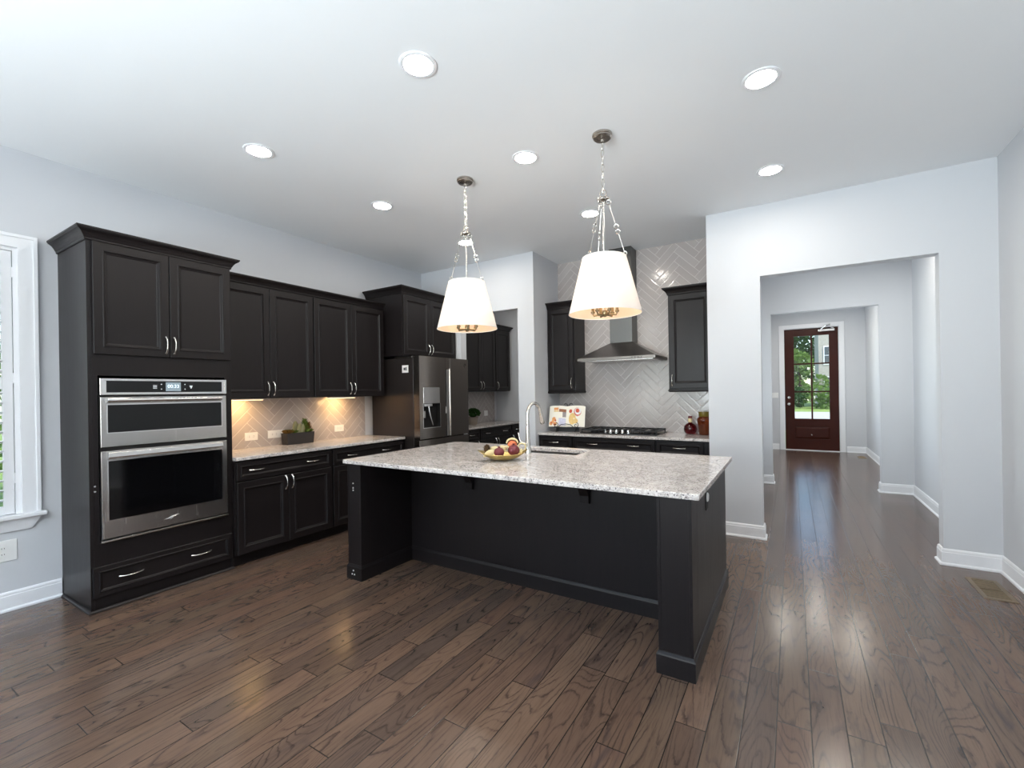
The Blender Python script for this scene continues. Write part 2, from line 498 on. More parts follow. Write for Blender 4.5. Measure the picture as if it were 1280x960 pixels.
    def leaf(s, base, d, up, ln, w, bend=0.2):
        base, d, up = Vector(base), Vector(d).normalized(), Vector(up)
        side = d.cross(up)
        side = side.normalized() if side.length > 1e-4 else Vector((1, 0, 0))
        nn = side.cross(d)
        a = base + d * ln * 0.5 + nn * ln * bend * 0.5
        tip = base + d * ln
        return s.add([base, a + side * w, tip, a - side * w], [(0, 1, 2, 3)])
    def build(s, name, mat, parent=None, smooth=False, bevel=0.0, recalc=True, loc=None, seg=2):
        me = bpy.data.meshes.new(name)
        me.from_pydata(s.v, [], s.f)
        mats = mat if isinstance(mat, (list, tuple)) else [mat]
        for m in mats:
            me.materials.append(m)
        for p, i in zip(me.polygons, s.mi):
            p.material_index = i
        if recalc:
            bm = bmesh.new(); bm.from_mesh(me)
            bmesh.ops.remove_doubles(bm, verts=bm.verts, dist=1e-6)
            bmesh.ops.recalc_face_normals(bm, faces=bm.faces)
            bm.to_mesh(me); bm.free()
        if smooth:
            me.polygons.foreach_set('use_smooth', [True] * len(me.polygons))
            me.set_sharp_from_angle(angle=math.radians(40))
        o = bpy.data.objects.new(name, me)
        COL.objects.link(o)
        if parent is not None:
            o.parent = parent
        if loc is not None:
            o.location = loc
        if bevel:
            b = o.modifiers.new('bevel', 'BEVEL')
            b.width = bevel; b.segments = seg; b.limit_method = 'ANGLE'; b.angle_limit = math.radians(40)
        return o

def thing(name, label, cat, loc=(0, 0, 0), rot=0.0, group=None):
    o = bpy.data.objects.new(name, None)
    COL.objects.link(o)
    o.empty_display_size = 0.1
    o.location = loc
    o.rotation_euler = (0, 0, rot)
    o['label'] = label; o['category'] = cat
    if group: o['group'] = group
    return o
def tag(o, label, cat, group=None):
    o['label'] = label; o['category'] = cat
    if group: o['group'] = group
    return o
def struct(name, b, mat, **kw):
    o = b.build(name, mat, **kw)
    o['kind'] = 'structure'
    return o
def sroot(name, loc=(0, 0, 0)):
    o = bpy.data.objects.new(name, None); COL.objects.link(o); o.location = loc; o['kind'] = 'structure'
    return o
def copy_tree(src, loc, label=None, rot=None):
    r = src.copy(); COL.objects.link(r); r.location = loc
    if label: r['label'] = label
    if rot is not None: r.rotation_euler = rot
    for ch in list(src.children):
        c = ch.copy(); COL.objects.link(c); c.parent = r
        for g in ch.children:
            d = g.copy(); COL.objects.link(d); d.parent = c
    return r

# ------------------------------------------------------------------ setting
XL, XR, HC = -4.5, 1.335, 3.131
YH, YB, YP = 4.833, 5.529, 4.843
YK = -3.0            # wall behind the camera
YF = 12.15           # front door wall
struct('floor', MB().box(-4.75, 1.6, -3.2, 12.35, -0.10, 0), M['floor'])
struct('ceiling', MB().box(-4.75, 1.6, -3.2, 12.35, HC, HC + 0.12), M['ceil'])
WY0, WY1, WZ0, WZ1 = -0.95, 0.865, 0.63, 2.46     # left window hole
b = MB()
b.box(XL - 0.15, XL, -3.2, WY0, 0, HC).box(XL - 0.15, XL, WY1, 6.9, 0, HC)
b.box(XL - 0.15, XL, WY0, WY1, 0, WZ0).box(XL - 0.15, XL, WY0, WY1, WZ1, HC)
struct('wall_left', b, M['wall'])
struct('wall_right', MB().box(XR, XR + 0.15, -3.2, 12.35, 0, HC), M['wall'])
b = MB()
bw = [(-4.5, -4.25), (-2.45, -2.25), (-0.45, XR)]
for x0, x1 in bw: b.box(x0, x1, YK - 0.15, YK, 0, HC)
for x0, x1 in ((-4.25, -2.45), (-2.25, -0.45)):
    b.box(x0, x1, YK - 0.15, YK, 0, 0.45).box(x0, x1, YK - 0.15, YK, 2.65, HC)
struct('wall_back', b, M['wall'])
for k, (x0, x1) in enumerate(((-4.25, -2.45), (-2.25, -0.45))):
    r = sroot('window_%d' % (k + 2), ((x0 + x1) / 2, YK - 0.07, 0.45))
    f = MB(); h = (x1 - x0) / 2
    for a in (-h, -0.03, h - 0.06): f.box(a, a + 0.06, -0.03, 0.03, 0, 2.2)
    for z in (0, 1.07, 2.14): f.box(-h, h, -0.03, 0.03, z, z + 0.06)
    f.build('window_frame', M['trim'], r)
# kitchen passage wall, pantry and range alcove
ox0, ox1, oz = -3.80, -2.90, 2.462
struct('wall_passage', MB().box(XL, ox0, YP, YP + 0.12, 0, HC).box(ox1, -2.67, YP, YP + 0.12, 0, HC).box(ox0, ox1, YP, YP + 0.12, oz, HC), M['wall'])
struct('wall_pantry_side', MB().box(-2.79, -2.67, YP + 0.12, 6.9, 0, HC), M['wall'])
struct('wall_pantry_end', MB().box(XL, -2.79, 6.74, 6.9, 0, HC), M['wall'])
struct('wall_range', MB().box(-2.67, -0.705, YB, YB + 0.12, 0, HC), M['tile_x'])
b = MB()
for y0, y1 in ((YH + 0.12, 5.7), (7.4, 8.9), (10.7, 12.35)): b.box(-0.705, -0.60, y0, y1, 0, HC)
for y0, y1 in ((5.7, 7.4), (8.9, 10.7)): b.box(-0.705, -0.60, y0, y1, 0, 0.75).box(-0.705, -0.60, y0, y1, 2.3, HC)
struct('wall_hall_left', b, M['wall'])
for k, (y0, y1) in enumerate(((5.7, 7.4), (8.9, 10.7))):  # unseen windows added to let fill light into hall and foyer
    r = sroot('window_%d' % (k + 4), (-0.65, (y0 + y1) / 2, 0.75))
    f = MB(); h = (y1 - y0) / 2
    for a in (-h, -0.03, h - 0.06): f.box(-0.03, 0.03, a, a + 0.06, 0, 1.55)
    for z in (0, 0.75, 1.49): f.box(-0.03, 0.03, -h, h, z, z + 0.06)
    f.build('window_frame', M['trim'], r)
b = MB().box(-0.705, -0.245, YH, YH + 0.12, 0, HC).box(1.0, XR, YH, YH + 0.12, 0, HC).box(-0.245, 1.0, YH, YH + 0.12, 2.466, HC)
struct('wall_hall_front', b, M['wall'])
b = MB().box(-0.60, -0.26, 7.72, 7.84, 0, HC).box(0.995, XR, 7.72, 7.84, 0, HC).box(-0.26, 0.995, 7.72, 7.84, 2.51, HC)
struct('wall_foyer', b, M['wall'])
DX0, DX1, DZ = -0.145, 0.868, 2.745
b = MB().box(-0.60, DX0 - 0.03, YF, YF + 0.16, 0, HC).box(DX1 + 0.03, XR, YF, YF + 0.16, 0, HC).box(DX0 - 0.03, DX1 + 0.03, YF, YF + 0.16, DZ + 0.03, HC)
struct('wall_front', b, M['wall'])
# tile splashes
struct('trim_1', MB().box(XL, XL + 0.009, 1.95, 3.795, 0.914, 1.40), M['tile_y'])
struct('trim_2', MB().box(XL, XL + 0.009, 4.97, 6.66, 0.914, 1.43), M['tile_y'])
# baseboards: base with moulded cap and a shoe strip
BBP = [(0, 0), (0.026, 0), (0.026, 0.010), (0.020, 0.018), (0.014, 0.020), (0.014, 0.100), (0.011, 0.104), (0.011, 0.116), (0.006, 0.126), (0.0, 0.128)]
BBH = 0.128
struct('baseboard_left', MB().sweep([(XL, -3), (XL, 1.055)], BBP), M['trim'])
struct('baseboard_hall_left', MB().sweep([(-0.705, YH), (-0.245, YH), (-0.245, YH + 0.12), (-0.6, YH + 0.12), (-0.6, 7.72), (-0.26, 7.72), (-0.26, 7.84), (-0.6, 7.84), (-0.6, YF), (DX0 - 0.125, YF)], BBP), M['trim'])
struct('baseboard_hall_right', MB().sweep([(DX1 + 0.125, YF), (XR, YF), (XR, 7.84), (0.995, 7.84), (0.995, 7.72), (XR, 7.72), (XR, YH + 0.12), (1.0, YH + 0.12), (1.0, YH), (XR, YH), (XR, -3)], BBP), M['trim'])
struct('baseboard_passage', MB().sweep([(ox1, YP + 0.12), (ox1, YP), (-2.67, YP), (-2.67, 4.92)], BBP), M['trim'])

# left window: casing, stool, apron, shutters
w1 = sroot('window_1', (XL, 0, 0))
CY0, CY1, CZ1 = -1.04, 0.955, 2.545
b = MB()
for (a0, a1, z0, z1) in ((WY1 - 0.005, CY1, 0.64, CZ1), (CY0, WY0 + 0.005, 0.64, CZ1), (WY0 + 0.005, WY1 - 0.005, WZ1 - 0.005, CZ1)):
    b.box(0, 0.018, a0, a1, z0, z1)
b.box(0.018, 0.026, CY1 - 0.022, CY1, 0.64, CZ1).box(0.018, 0.026, CY0, CY0 + 0.022, 0.64, CZ1).box(0.018, 0.026, CY0 + 0.022, CY1 - 0.022, CZ1 - 0.022, CZ1)
b.build('casing', M['trim'], w1, bevel=0.003)
MB().box(-0.10, 0.055, CY0 - 0.03, CY1 + 0.025, 0.612, 0.64).build('stool', M['trim'], w1, bevel=0.006)
b = MB(); ap = [(0.0, 0.612), (0.024, 0.612), (0.022, 0.58), (0.012, 0.53), (0, 0.527)]
vs = [];
for y0, sgn in ((CY0, 1), (CY1, -1)):
    for o, z in ap: vs.append((o, y0 + sgn * (0.612 - z) * 0.55, z))
n_ = len(ap)
b.add(vs, [tuple(range(n_)), tuple(range(2 * n_ - 1, n_ - 1, -1))] + [(k, (k + 1) % n_, n_ + (k + 1) % n_, n_ + k) for k in range(n_)])
b.build('apron', M['trim'], w1)
MB().box(-0.10, 0, WY1 - 0.03, WY1, 0.64, WZ1).box(-0.10, 0, WY0, WY0 + 0.03, 0.64, WZ1).box(-0.10, 0, WY0 + 0.03, WY1 - 0.03, WZ1 - 0.03, WZ1).build('shutter_frame', M['trim'], w1, bevel=0.003)
MB().box(-0.115, -0.112, WY0, WY1, 0.63, WZ1).build('pane', M['pane'], w1)
b = MB().box(-0.135, -0.10, WY0, WY1, 1.50, 1.56)
b.box(-0.135, -0.10, WY0, WY0 + 0.04, 0.63, WZ1).box(-0.135, -0.10, WY1 - 0.04, WY1, 0.63, WZ1).box(-0.135, -0.10, WY0, WY1, 0.63, 0.67).box(-0.135, -0.10, WY0, WY1, WZ1 - 0.04, WZ1)
b.build('sash', M['trim'], w1)
ym = (WY0 + WY1) / 2
for (a, c) in ((WY0 + 0.033, ym - 0.002), (ym + 0.002, WY1 - 0.033)):
    b = MB()
    b.box(-0.035, -0.005, a, a + 0.05, 0.645, WZ1 - 0.033).box(-0.035, -0.005, c - 0.05, c, 0.645, WZ1 - 0.033)
    for z0, z1 in ((0.645, 0.70), (1.49, 1.57), (2.37, WZ1 - 0.033)): b.box(-0.035, -0.005, a + 0.05, c - 0.05, z0, z1)
    p = b.build('shutter_panel', M['trim'], w1, bevel=0.002)
    b = MB()
    for z0, z1 in ((0.71, 1.48), (1.58, 2.36)):
        k = 0; z = z0 + 0.03
        while z < z1:
            b.obox((-0.02, (a + c) / 2, z), (math.cos(0.30), 0, math.sin(0.30)), (0, 1, 0), (-math.sin(0.30), 0, math.cos(0.30)), 0.030, (c - a) / 2 - 0.052, 0.004)
            z += 0.0655
    b.build('louvers', M['trim'], p)
    b = MB()
    for z in (0.85, 1.53, 2.25): b.box(-0.036, -0.001, (c - 0.003) if c > 0 else a - 0.003, (c + 0.004) if c > 0 else a + 0.004, z, z + 0.07)
    b.build('hinge', M['trim'], p)

# front door
d1 = sroot('door_1', (0, YF, 0))
gx0, gx1, gz0, gz1 = 0.04, 0.70, 0.715, 2.585
b = MB()
yd0, yd1 = 0.05, 0.095
b.box(DX0, gx0, yd0, yd1, 0.01, DZ).box(gx1, DX1, yd0, yd1, 0.01, DZ).box(gx0, gx1, yd0, yd1, gz1, DZ)
b.box(gx0, gx1, yd0, yd1, 0.01, 0.26).box(gx0, gx1, yd0, yd1, 0.54, gz0).box(gx0, gx1, yd0 + 0.015, yd1, 0.26, 0.54)
b.front(gx0 + 0.01, gx1 - 0.01, 0.27, 0.53, [(0, 0), (0.0, 0.004), (0.03, 0.012), (0.035, 0.012)], yd0 + 0.015)
slab = b.build('door_leaf', M['door'], d1, bevel=0.002)
b = MB()
xm = (gx0 + gx1) / 2 + 0.005
b.box(xm - 0.016, xm + 0.016, yd0 + 0.004, yd1 - 0.004, gz0, gz1)
for z in (1.325, 1.955): b.box(gx0, xm - 0.016, yd0 + 0.004, yd1 - 0.004, z - 0.016, z + 0.016).box(xm + 0.016, gx1, yd0 + 0.004, yd1 - 0.004, z - 0.016, z + 0.016)
b.build('muntin', M['door'], slab, bevel=0.003)
for k in range(6):
    xa, xb = ((gx0, xm - 0.016), (xm + 0.016, gx1))[k % 2]
    za, zb = ((gz0, 1.309), (1.341, 1.939), (1.971, gz1))[k // 2]
    MB().box(xa, xb, 0.070, 0.074, za, zb).build('pane', M['pane'], slab)
for z in (1.048, 1.195):
    b = MB(); b.tube([(-0.065, yd0, z), (-0.065, yd0 - 0.006, z), (-0.065, yd0 - 0.008, z), (-0.065, yd0 - 0.03, z), (-0.065, yd0 - 0.045, z), (-0.065, yd0 - 0.058, z)], [0.030, 0.030, 0.014, 0.013, 0.028, 0.016], 16)
    b.build('door_knob' if z < 1.1 else 'deadbolt', M['nickel'], slab, smooth=True)
b = MB().box(0.35, 0.372, yd0 - 0.010, yd0 + 0.02, 0.34, 0.365)
b.build('pet_latch', M['nickel'], slab)
b = MB().box(0.50, 0.80, -0.055, 0.05, 2.655, 2.70)
b.tube([(0.55, -0.04, 2.70), (0.64, -0.09, 2.775), (0.72, -0.04, 2.80)], 0.010, 8).tube([(0.64, -0.09, 2.775), (0.78, -0.05, 2.71)], 0.010, 8)
b.build('door_closer', M['bright'], slab)
b = MB()
for z in (0.45, 1.02, 1.75, 2.45): b.box(DX1 - 0.004, DX1 + 0.02, yd0 - 0.012, yd0 + 0.03, z, z + 0.1)
b.build('door_hinge', M['nickel'], d1)
b = MB()
for (x0, x1, z0, z1) in ((DX0 - 0.105, DX0 - 0.012, 0, DZ + 0.1), (DX1 + 0.012, DX1 + 0.105, 0, DZ + 0.1), (DX0 - 0.012, DX1 + 0.012, DZ + 0.012, DZ + 0.1)):
    b.box(x0, x1, -0.02, 0, z0, z1)
b.box(DX0 - 0.03, DX0 - 0.003, 0, 0.16, 0, DZ + 0.03).box(DX1 + 0.003, DX1 + 0.03, 0, 0.16, 0, DZ + 0.03).box(DX0 - 0.003, DX1 + 0.003, 0, 0.16, DZ + 0.003, DZ + 0.03)
b.build('door_casing', M['trim'], d1, bevel=0.003)
MB().box(DX0 - 0.003, DX1 + 0.003, -0.03, 0.16, 0.0, 0.012).build('threshold', M['trim'], d1)

# ------------------------------------------------------------------ cabinets
DOOR = [(0, 0), (0, 0.016), (0.003, 0.019), (0.050, 0.019), (0.053, 0.0225), (0.058, 0.0225), (0.064, 0.014), (0.072, 0.0115), (0.076, 0.008), (0.080, 0.008)]
DRAW = [(0, 0), (0, 0.016), (0.003, 0.019), (0.030, 0.019), (0.033, 0.0225), (0.037, 0.0225), (0.042, 0.014), (0.048, 0.0115), (0.051, 0.009), (0.054, 0.009)]
CROWN = [(0, 0), (0.006, 0), (0.010, 0.006), (0.010, 0.014), (0.014, 0.018), (0.020, 0.030), (0.030, 0.044), (0.042, 0.054), (0.050, 0.058), (0.052, 0.064), (0.056, 0.066), (0.056, 0.076), (0, 0.076)]

def pull(x, z, vertical, parent, y=-0.019, ln=0.058):
    pts, rs = [], []
    for k in range(13):
        t = -1 + k / 6
        out = 0.027 * (1 - abs(t) ** 3)
        a = t * ln
        pts.append((x, y - out, z + a) if vertical else (x + a, y - out, z))
        rs.append(0.0042 + 0.0050 * abs(t) ** 5)
    b = MB().tube(pts, rs, 10)
    return b.build('handle', M['nickel'], parent, smooth=True)

def cabinet(name, label, cat, loc, rot, w, d, z0, z1, fronts, crown=None, crown_h=0.085, group=None, toe=False, rail=0.0, extra=None, shoe=None):
    r = thing(name, label, cat, (loc[0], loc[1], z0), rot, group)
    zt = z1 - z0
    zb = 0.10 if toe else 0.0
    MB().box(0, w, 0, d, zb, zt).build('carcass', M['wood'], r, bevel=0.0015)
    if toe:
        MB().box(0, w, 0.07, d - 0.01, 0, 0.10).build('toe_kick', M['wood'], r)
    for fr in fronts:
        kind, x0, x1, a, c = fr[:5]
        a -= z0; c -= z0
        p = MB().front(x0, x1, a, c, DOOR if kind == 'door' else DRAW).build(kind, M['wood'], r)
        for hx, hz, vert in fr[5]:
            pull(hx, hz - z0, vert, p)
    if crown:
        L, R = crown
        k = crown_h / 0.076
        prof = [(o * min(k, 1.0), zt - 0.012 + z * k) for o, z in CROWN]
        path = ([(0, d)] if L else []) + [(0, 0), (w, 0)] + ([(w, d)] if R else [])
        bb = MB().sweep(path, prof)
        bb.build('crown_moulding', M['wood'], r)
    if rail:
        bb = MB()
        bb.sweep([(0, d), (0, 0), (w, 0), (w, d)], [(-0.018, -0.035), (-0.002, -0.035), (0.010, -0.022), (0.010, -0.014), (0.003, -0.008), (0.003, 0.0), (-0.018, 0.0)])
        bb.build('light_rail', M['wood'], r)
    return r

RL = PI / 2       # left-wall furniture: local x runs along +Y, front faces +X
# --- tall oven cabinet
OX, OY, OW = -3.93, 1.06, 0.895
oc = thing('oven_cabinet', 'tall dark oven cabinet with crown moulding beside the shuttered window', 'cabinet', (OX, OY, 0), RL)
OD = OX - XL - 0.002
b = MB()
b.box(0, 0.02, 0, OD, 0, 2.475).box(OW - 0.02, OW, 0, OD, 0, 2.475).box(0.02, OW - 0.02, OD - 0.02, OD, 0, 2.475)
b.box(0.02, OW - 0.02, 0, OD - 0.02, 1.57, 2.475)        # upper box
b.box(0.02, OW - 0.02, 0, OD - 0.02, 0.09, 0.45)         # lower box
b.box(0.02, 0.05, 0, 0.03, 0.45, 1.57).box(OW - 0.05, OW - 0.02, 0, 0.03, 0.45, 1.57)
b.build('carcass', M['wood'], oc, bevel=0.0015)
MB().box(0.02, OW, 0.012, 0.03, 0, 0.09).build('toe_kick', M['wood'], oc)
MB().sweep([(-0.0, OD - 0.03), (0, 0.0), (OW, 0.0)], [(0, 0), (0.016, 0), (0.016, 0.008), (0.008, 0.018), (0, 0.02)]).build('base_shoe', M['wood'], oc)
for (x0, x1, hx) in ((0.028, 0.459, 0.435), (0.464, 0.888, 0.488)):
    p = MB().front(x0, x1, 1.712, 2.462, DOOR).build('door', M['wood'], oc)
    pull(hx, 1.80, True, p)
p = MB().front(0.008, 0.876, 0.098, 0.300, DRAW).build('drawer', M['wood'], oc)
pull(0.21, 0.204, False, p, ln=0.064); pull(0.645, 0.207, False, p, ln=0.064)
MB().sweep([(0, OD), (0, 0), (OW, 0), (OW, OD)], [(o, 2.462 + z * 1.08) for o, z in CROWN]).build('crown_moulding', M['wood'], oc)
for z in (0.80, 0.835): MB().tube([(0.028, 0.001, z), (0.028, -0.003, z)], 0.006, 10).build('screw_cap', M['bright'], oc)
# --- built-in double oven
ov = thing('double_oven', 'stainless built-in double wall oven with black glass doors and a lit clock', 'oven', (OX, OY + 0.055, 0.4555), RL)
zz = 0.4555
MB().box(0.0, 0.785, 0.002, 0.45, 0.012, 1.095).build('oven_body', M['dark'], ov)
cp = MB().front(0, 0.79, 1.440 - zz, 1.552 - zz, [(0, 0), (0, 0.024), (0.002, 0.026), (0.016, 0.026), (0.017, 0.022), (0.018, 0.022)]).build('control_panel', M['bright'], ov)
MB().box(0.034, 0.755, -0.0235, -0.020, 1.455 - zz, 1.537 - zz).build('panel_glass', M['black'], cp)
MB().box(0.372, 0.468, -0.0245, -0.0230, 1.463 - zz, 1.528 - zz).build('display', M['lcd'], cp)
def text(name, body, size, mat, parent, loc, rot):
    cu = bpy.data.curves.new(name, 'FONT'); cu.body = body; cu.size = size; cu.extrude = 0.0004
    cu.align_x = 'CENTER'; cu.align_y = 'CENTER'
    cu.materials.append(mat)
    tmp = bpy.data.objects.new(name + '_outline', cu); COL.objects.link(tmp)
    me = bpy.data.meshes.new_from_object(tmp.evaluated_get(bpy.context.evaluated_depsgraph_get()))
    bpy.data.objects.remove(tmp)
    o = bpy.data.objects.new(name, me); COL.objects.link(o); o.parent = parent
    o.location = loc; o.rotation_euler = rot
    return o
text('clock_digits', '00:33', 0.034, M['led'], cp, (0.42, -0.0252, 1.498 - zz), (PI / 2, 0, 0))
for x in (0.345, 0.495):
    for z in (1.478, 1.513): MB().tube([(x, -0.0235, z - zz), (x, -0.0245, z - zz)], 0.004, 8).build('touch_dot', M['icon'], cp)
for k in range(3): MB().box(0.294, 0.318, -0.0245, -0.0235, 1.482 + 0.010 * k - zz, 1.487 + 0.010 * k - zz).build('menu_bar', M['icon'], cp)
b = MB(); b.add([(0.534, -0.0245, 1.482 - zz), (0.538, -0.0245, 1.482 - zz), (0.548, -0.0245, 1.505 - zz), (0.524, -0.0245, 1.505 - zz)], [(0, 1, 2, 3)]).build('signal_icon', M['icon'], cp, recalc=False)
for (z0, z1, g0, g1, hh) in ((1.090, 1.425, 1.186, 1.372, 1.384), (0.478, 1.063, 0.598, 0.995, 1.006)):
    dd = MB().front(0, 0.785, z0 - zz, z1 - zz, [(0, 0), (0, 0.026), (0.002, 0.028), (0.02, 0.028)]).build('oven_door', M['steel'], ov)
    fr = MB()
    x0, x1 = 0.030, 0.752
    for (a0, a1, c0, c1) in ((x0, x1, g0 - 0.006, g0), (x0, x0 + 0.006, g0, g1), (x1 - 0.006, x1, g0, g1), (x0, x1, g1, g1 + 0.005)):
        fr.box(a0, a1, -0.0315, -0.027, c0 - zz, c1 - zz)
    fr.build('glass_trim', M['bright'], dd)
    MB().box(x0 + 0.006, x1 - 0.006, -0.030, -0.027, g0 - zz, g1 - zz).build('glass', M['black'], dd)
    hb = MB(); ht = z1 - 0.008
    prof = [(-0.028, hh - zz), (-0.060, hh + 0.012 - zz), (-0.064, hh + 0.018 - zz), (-0.062, ht - zz - 0.004), (-0.056, ht - zz), (-0.028, ht - zz)]
    q = len(prof)
    hb.add([(x, y, z) for x in (x0, x1 - 0.01) for y, z in prof], [tuple(range(q)), tuple(range(2 * q - 1, q - 1, -1))] + [(k, (k + 1) % q, q + (k + 1) % q, q + k) for k in range(q)])
    hb.build('handle', M['bright'], dd, bevel=0.0015)
    if z0 < 0.6:
        e = MB()
        cx, cz = 0.40, 0.537 - zz
        e.tube([(cx - 0.05, -0.0285, cz - 0.008), (cx - 0.025, -0.0290, cz - 0.006), (cx, -0.0295, cz + 0.004), (cx + 0.03, -0.029, cz + 0.010), (cx + 0.045, -0.0285, cz + 0.008)], [0.001, 0.003, 0.005, 0.003, 0.001], 8)
        e.tube([(cx + 0.004, -0.029, cz), (cx - 0.015, -0.029, cz - 0.016)], [0.004, 0.002], 8).tube([(cx + 0.002, -0.029, cz + 0.004), (cx - 0.012, -0.029, cz + 0.018)], [0.003, 0.001], 8)
        e.build('emblem', M['bright'], dd)
MB().box(-0.004, 0.79, -0.030, 0.0, 0.000, 0.011).build('bottom_trim', M['bright'], ov, bevel=0.001)

# --- left wall cabinets
UX = -4.165
UD = UX - XL - 0.002
for (y0, w, lab) in ((OY + OW + 0.001, 0.914, 'dark two-door wall cabinet next to the tall oven cabinet, over the long planter'),
                     (2.871, 0.935, 'dark two-door wall cabinet beside the refrigerator cabinet')):
    h = w / 2
    cabinet('upper_cabinet', lab, 'cabinet', (UX, y0), RL, w, UD, 1.395, 2.438,
            [('door', 0.006, h - 0.002, 1.402, 2.415, [(h - 0.028, 1.485, True)]), ('door', h + 0.002, w - 0.006, 1.402, 2.415, [(h + 0.028, 1.485, True)])],
            crown=(False, False), crown_h=0.07, group='upper cabinets on the left wall')
# under-cabinet strip lights
for y0 in (2.10, 3.18):
    r = thing('strip_light', 'warm strip light fixed under the %s dark wall cabinet' % ('left' if y0 < 3 else 'right'), 'light', (-4.36, y0, 1.374), 0, 'under-cabinet lights')
    MB().box(-0.02, 0.02, 0, 0.36, 0.008, 0.02).build('housing', M['plastic'], r)
    MB().box(-0.015, 0.015, 0.01, 0.35, 0.004, 0.008).build('diffuser', M['strip'], r)
    light('under_glow', 'AREA', (-4.36, y0 + 0.18, 1.372), L_UNDER, (1.0, 0.60, 0.24), (-0.35, 0, -1), shape='RECTANGLE', size=0.03, size_y=0.36)
# --- left base cabinets
BX = -3.90
BD = BX - XL - 0.002
h = 0.457
cabinet('base_cabinet', 'dark base cabinet with a wide drawer over two doors, right of the oven cabinet', 'cabinet', (BX, OY + OW + 0.001), RL, 0.915, BD, 0, 0.884,
        [('drawer', 0.010, 0.905, 0.715, 0.868, [(0.17, 0.795, False), (0.70, 0.795, False)]),
         ('door', 0.010, h - 0.002, 0.108, 0.705, [(h - 0.030, 0.640, True)]), ('door', h + 0.002, 0.905, 0.108, 0.705, [(h + 0.030, 0.640, True)])],
        toe=True, group='left base cabinets')
cabinet('base_cabinet', 'dark base cabinet with two-handled drawer, between double-door base cabinet and refrigerator', 'cabinet', (BX, 2.873), RL, 0.975, BD, 0, 0.884,
        [('drawer', 0.010, 0.965, 0.715, 0.868, [(0.24, 0.795, False), (0.70, 0.795, False)]),
         ('door', 0.010, 0.486, 0.108, 0.705, [(0.455, 0.640, True)]), ('door', 0.490, 0.965, 0.108, 0.705, [(0.52, 0.640, True)])],
        toe=True, group='left base cabinets')
tag(MB().box(XL + 0.001, -3.872, OY + OW + 0.002, 3.856, 0.886, 0.914).build('countertop', M['granite'], bevel=0.003), 'speckled granite countertop on the left base cabinets holding the long planter', 'countertop')

# --- refrigerator and cabinet over it
FY0, FY1 = 3.868, 4.80
cabinet('upper_cabinet', 'dark deep wall cabinet with tall crown above the refrigerator', 'cabinet', (-3.885, 3.845), RL, 0.985, -3.885 - XL - 0.002, 1.868, 2.612,
        [('door', 0.012, 0.462, 1.880, 2.585, [(0.436, 1.965, True)]), ('door', 0.466, 0.972, 1.880, 2.585, [(0.492, 1.965, True)])],
        crown=(True, False), crown_h=0.085)
fg = thing('refrigerator', 'dark stainless french-door refrigerator with ice and water dispenser', 'refrigerator', (-3.74, FY0, 0), RL)
fw = FY1 - FY0
MB().box(0, fw, 0, 0.70, 0.05, 1.838).build('fridge_body', M['fridgeside'], fg, bevel=0.004)
MB().box(0.02, fw - 0.02, 0.03, 0.65, 0, 0.05).build('plinth', M['dark'], fg)
for a in (-0.001, fw - 0.09): MB().box(a, a + 0.091, 0.02, 0.30, 1.838, 1.856).build('hinge_cover', M['blacksteel'], fg, bevel=0.003)
T = 0.092
def recessed_door(x0, x1, z0, z1, rx0, rx1, rz0, rz1, depth):
    b = MB()
    xs, zs = [x0, rx0, rx1, x1], [z0, rz0, rz1, z1]
    for i in range(3):
        for j in range(3):
            if i == 1 and j == 1:
                b.box(xs[i], xs[i + 1], -T + depth, -0.006, zs[j], zs[j + 1])
            else:
                b.box(xs[i], xs[i + 1], -T, -0.006, zs[j], zs[j + 1])
    return b
def slab_door(x0, x1, z0, z1):
    b = MB(); r = 0.012
    prof = [(x0, -0.006), (x0, -T + r), (x0 + 0.004, -T + 0.004), (x0 + r, -T), (x1 - r, -T), (x1 - 0.004, -T + 0.004), (x1, -T + r), (x1, -0.006)]
    q = len(prof)
    b.add([(x, y, z) for z in (z0, z1) for x, y in prof], [tuple(range(q - 1, -1, -1)), tuple(range(q, 2 * q))] + [(k, (k + 1) % q, q + (k + 1) % q, q + k) for k in range(q)])
    return b
xm_ = 0.490
# left door with dispenser
dl = recessed_door(0, 0.463, 0.885, 1.855, 0.062, 0.355, 1.015, 1.296, 0.06).build('door', M['blacksteel'], fg)
MB().box(0.066, 0.351, -T - 0.003, -T + 0.004, 1.300, 1.490).build('dispenser_panel', M['steel'], dl, bevel=0.003)
MB().box(0.064, 0.353, -T + 0.058, -T + 0.061, 1.017, 1.294).box(0.064, 0.0655, -T, -T + 0.058, 1.017, 1.294).box(0.3515, 0.353, -T, -T + 0.058, 1.017, 1.294).build('dispenser_recess', M['dark'], dl)
b = MB()
for (a0, a1, c0, c1) in ((0.055, 0.062, 1.008, 1.300), (0.355, 0.362, 1.008, 1.300), (0.062, 0.355, 1.008, 1.015)): b.box(a0, a1, -T - 0.003, -T + 0.002, c0, c1)
b.build('dispenser_frame', M['bright'], dl)
b = MB().tube([(0.185, -T + 0.03, 1.28), (0.187, -T + 0.022, 1.20), (0.205, -T + 0.016, 1.12), (0.235, -T + 0.014, 1.04)], [0.012, 0.011, 0.010, 0.009], 10)
b.box(0.09, 0.23, -T + 0.01, -T + 0.055, 1.265, 1.294)
b.build('dispenser_spout', M['bright'], dl, smooth=True)
MB().box(0.075, 0.13, -T + 0.03, -T + 0.056, 1.13, 1.21).build('dispenser_paddle', M['steel'], dl)
MB().box(0.464, 0.487, -T + 0.004, -0.006, 0.885, 1.855).build('handle_groove', M['dark'], dl)
MB().box(0.464, 0.487, -T - 0.001, -T + 0.036, 1.72, 1.855).build('groove_cap', M['blacksteel'], dl)
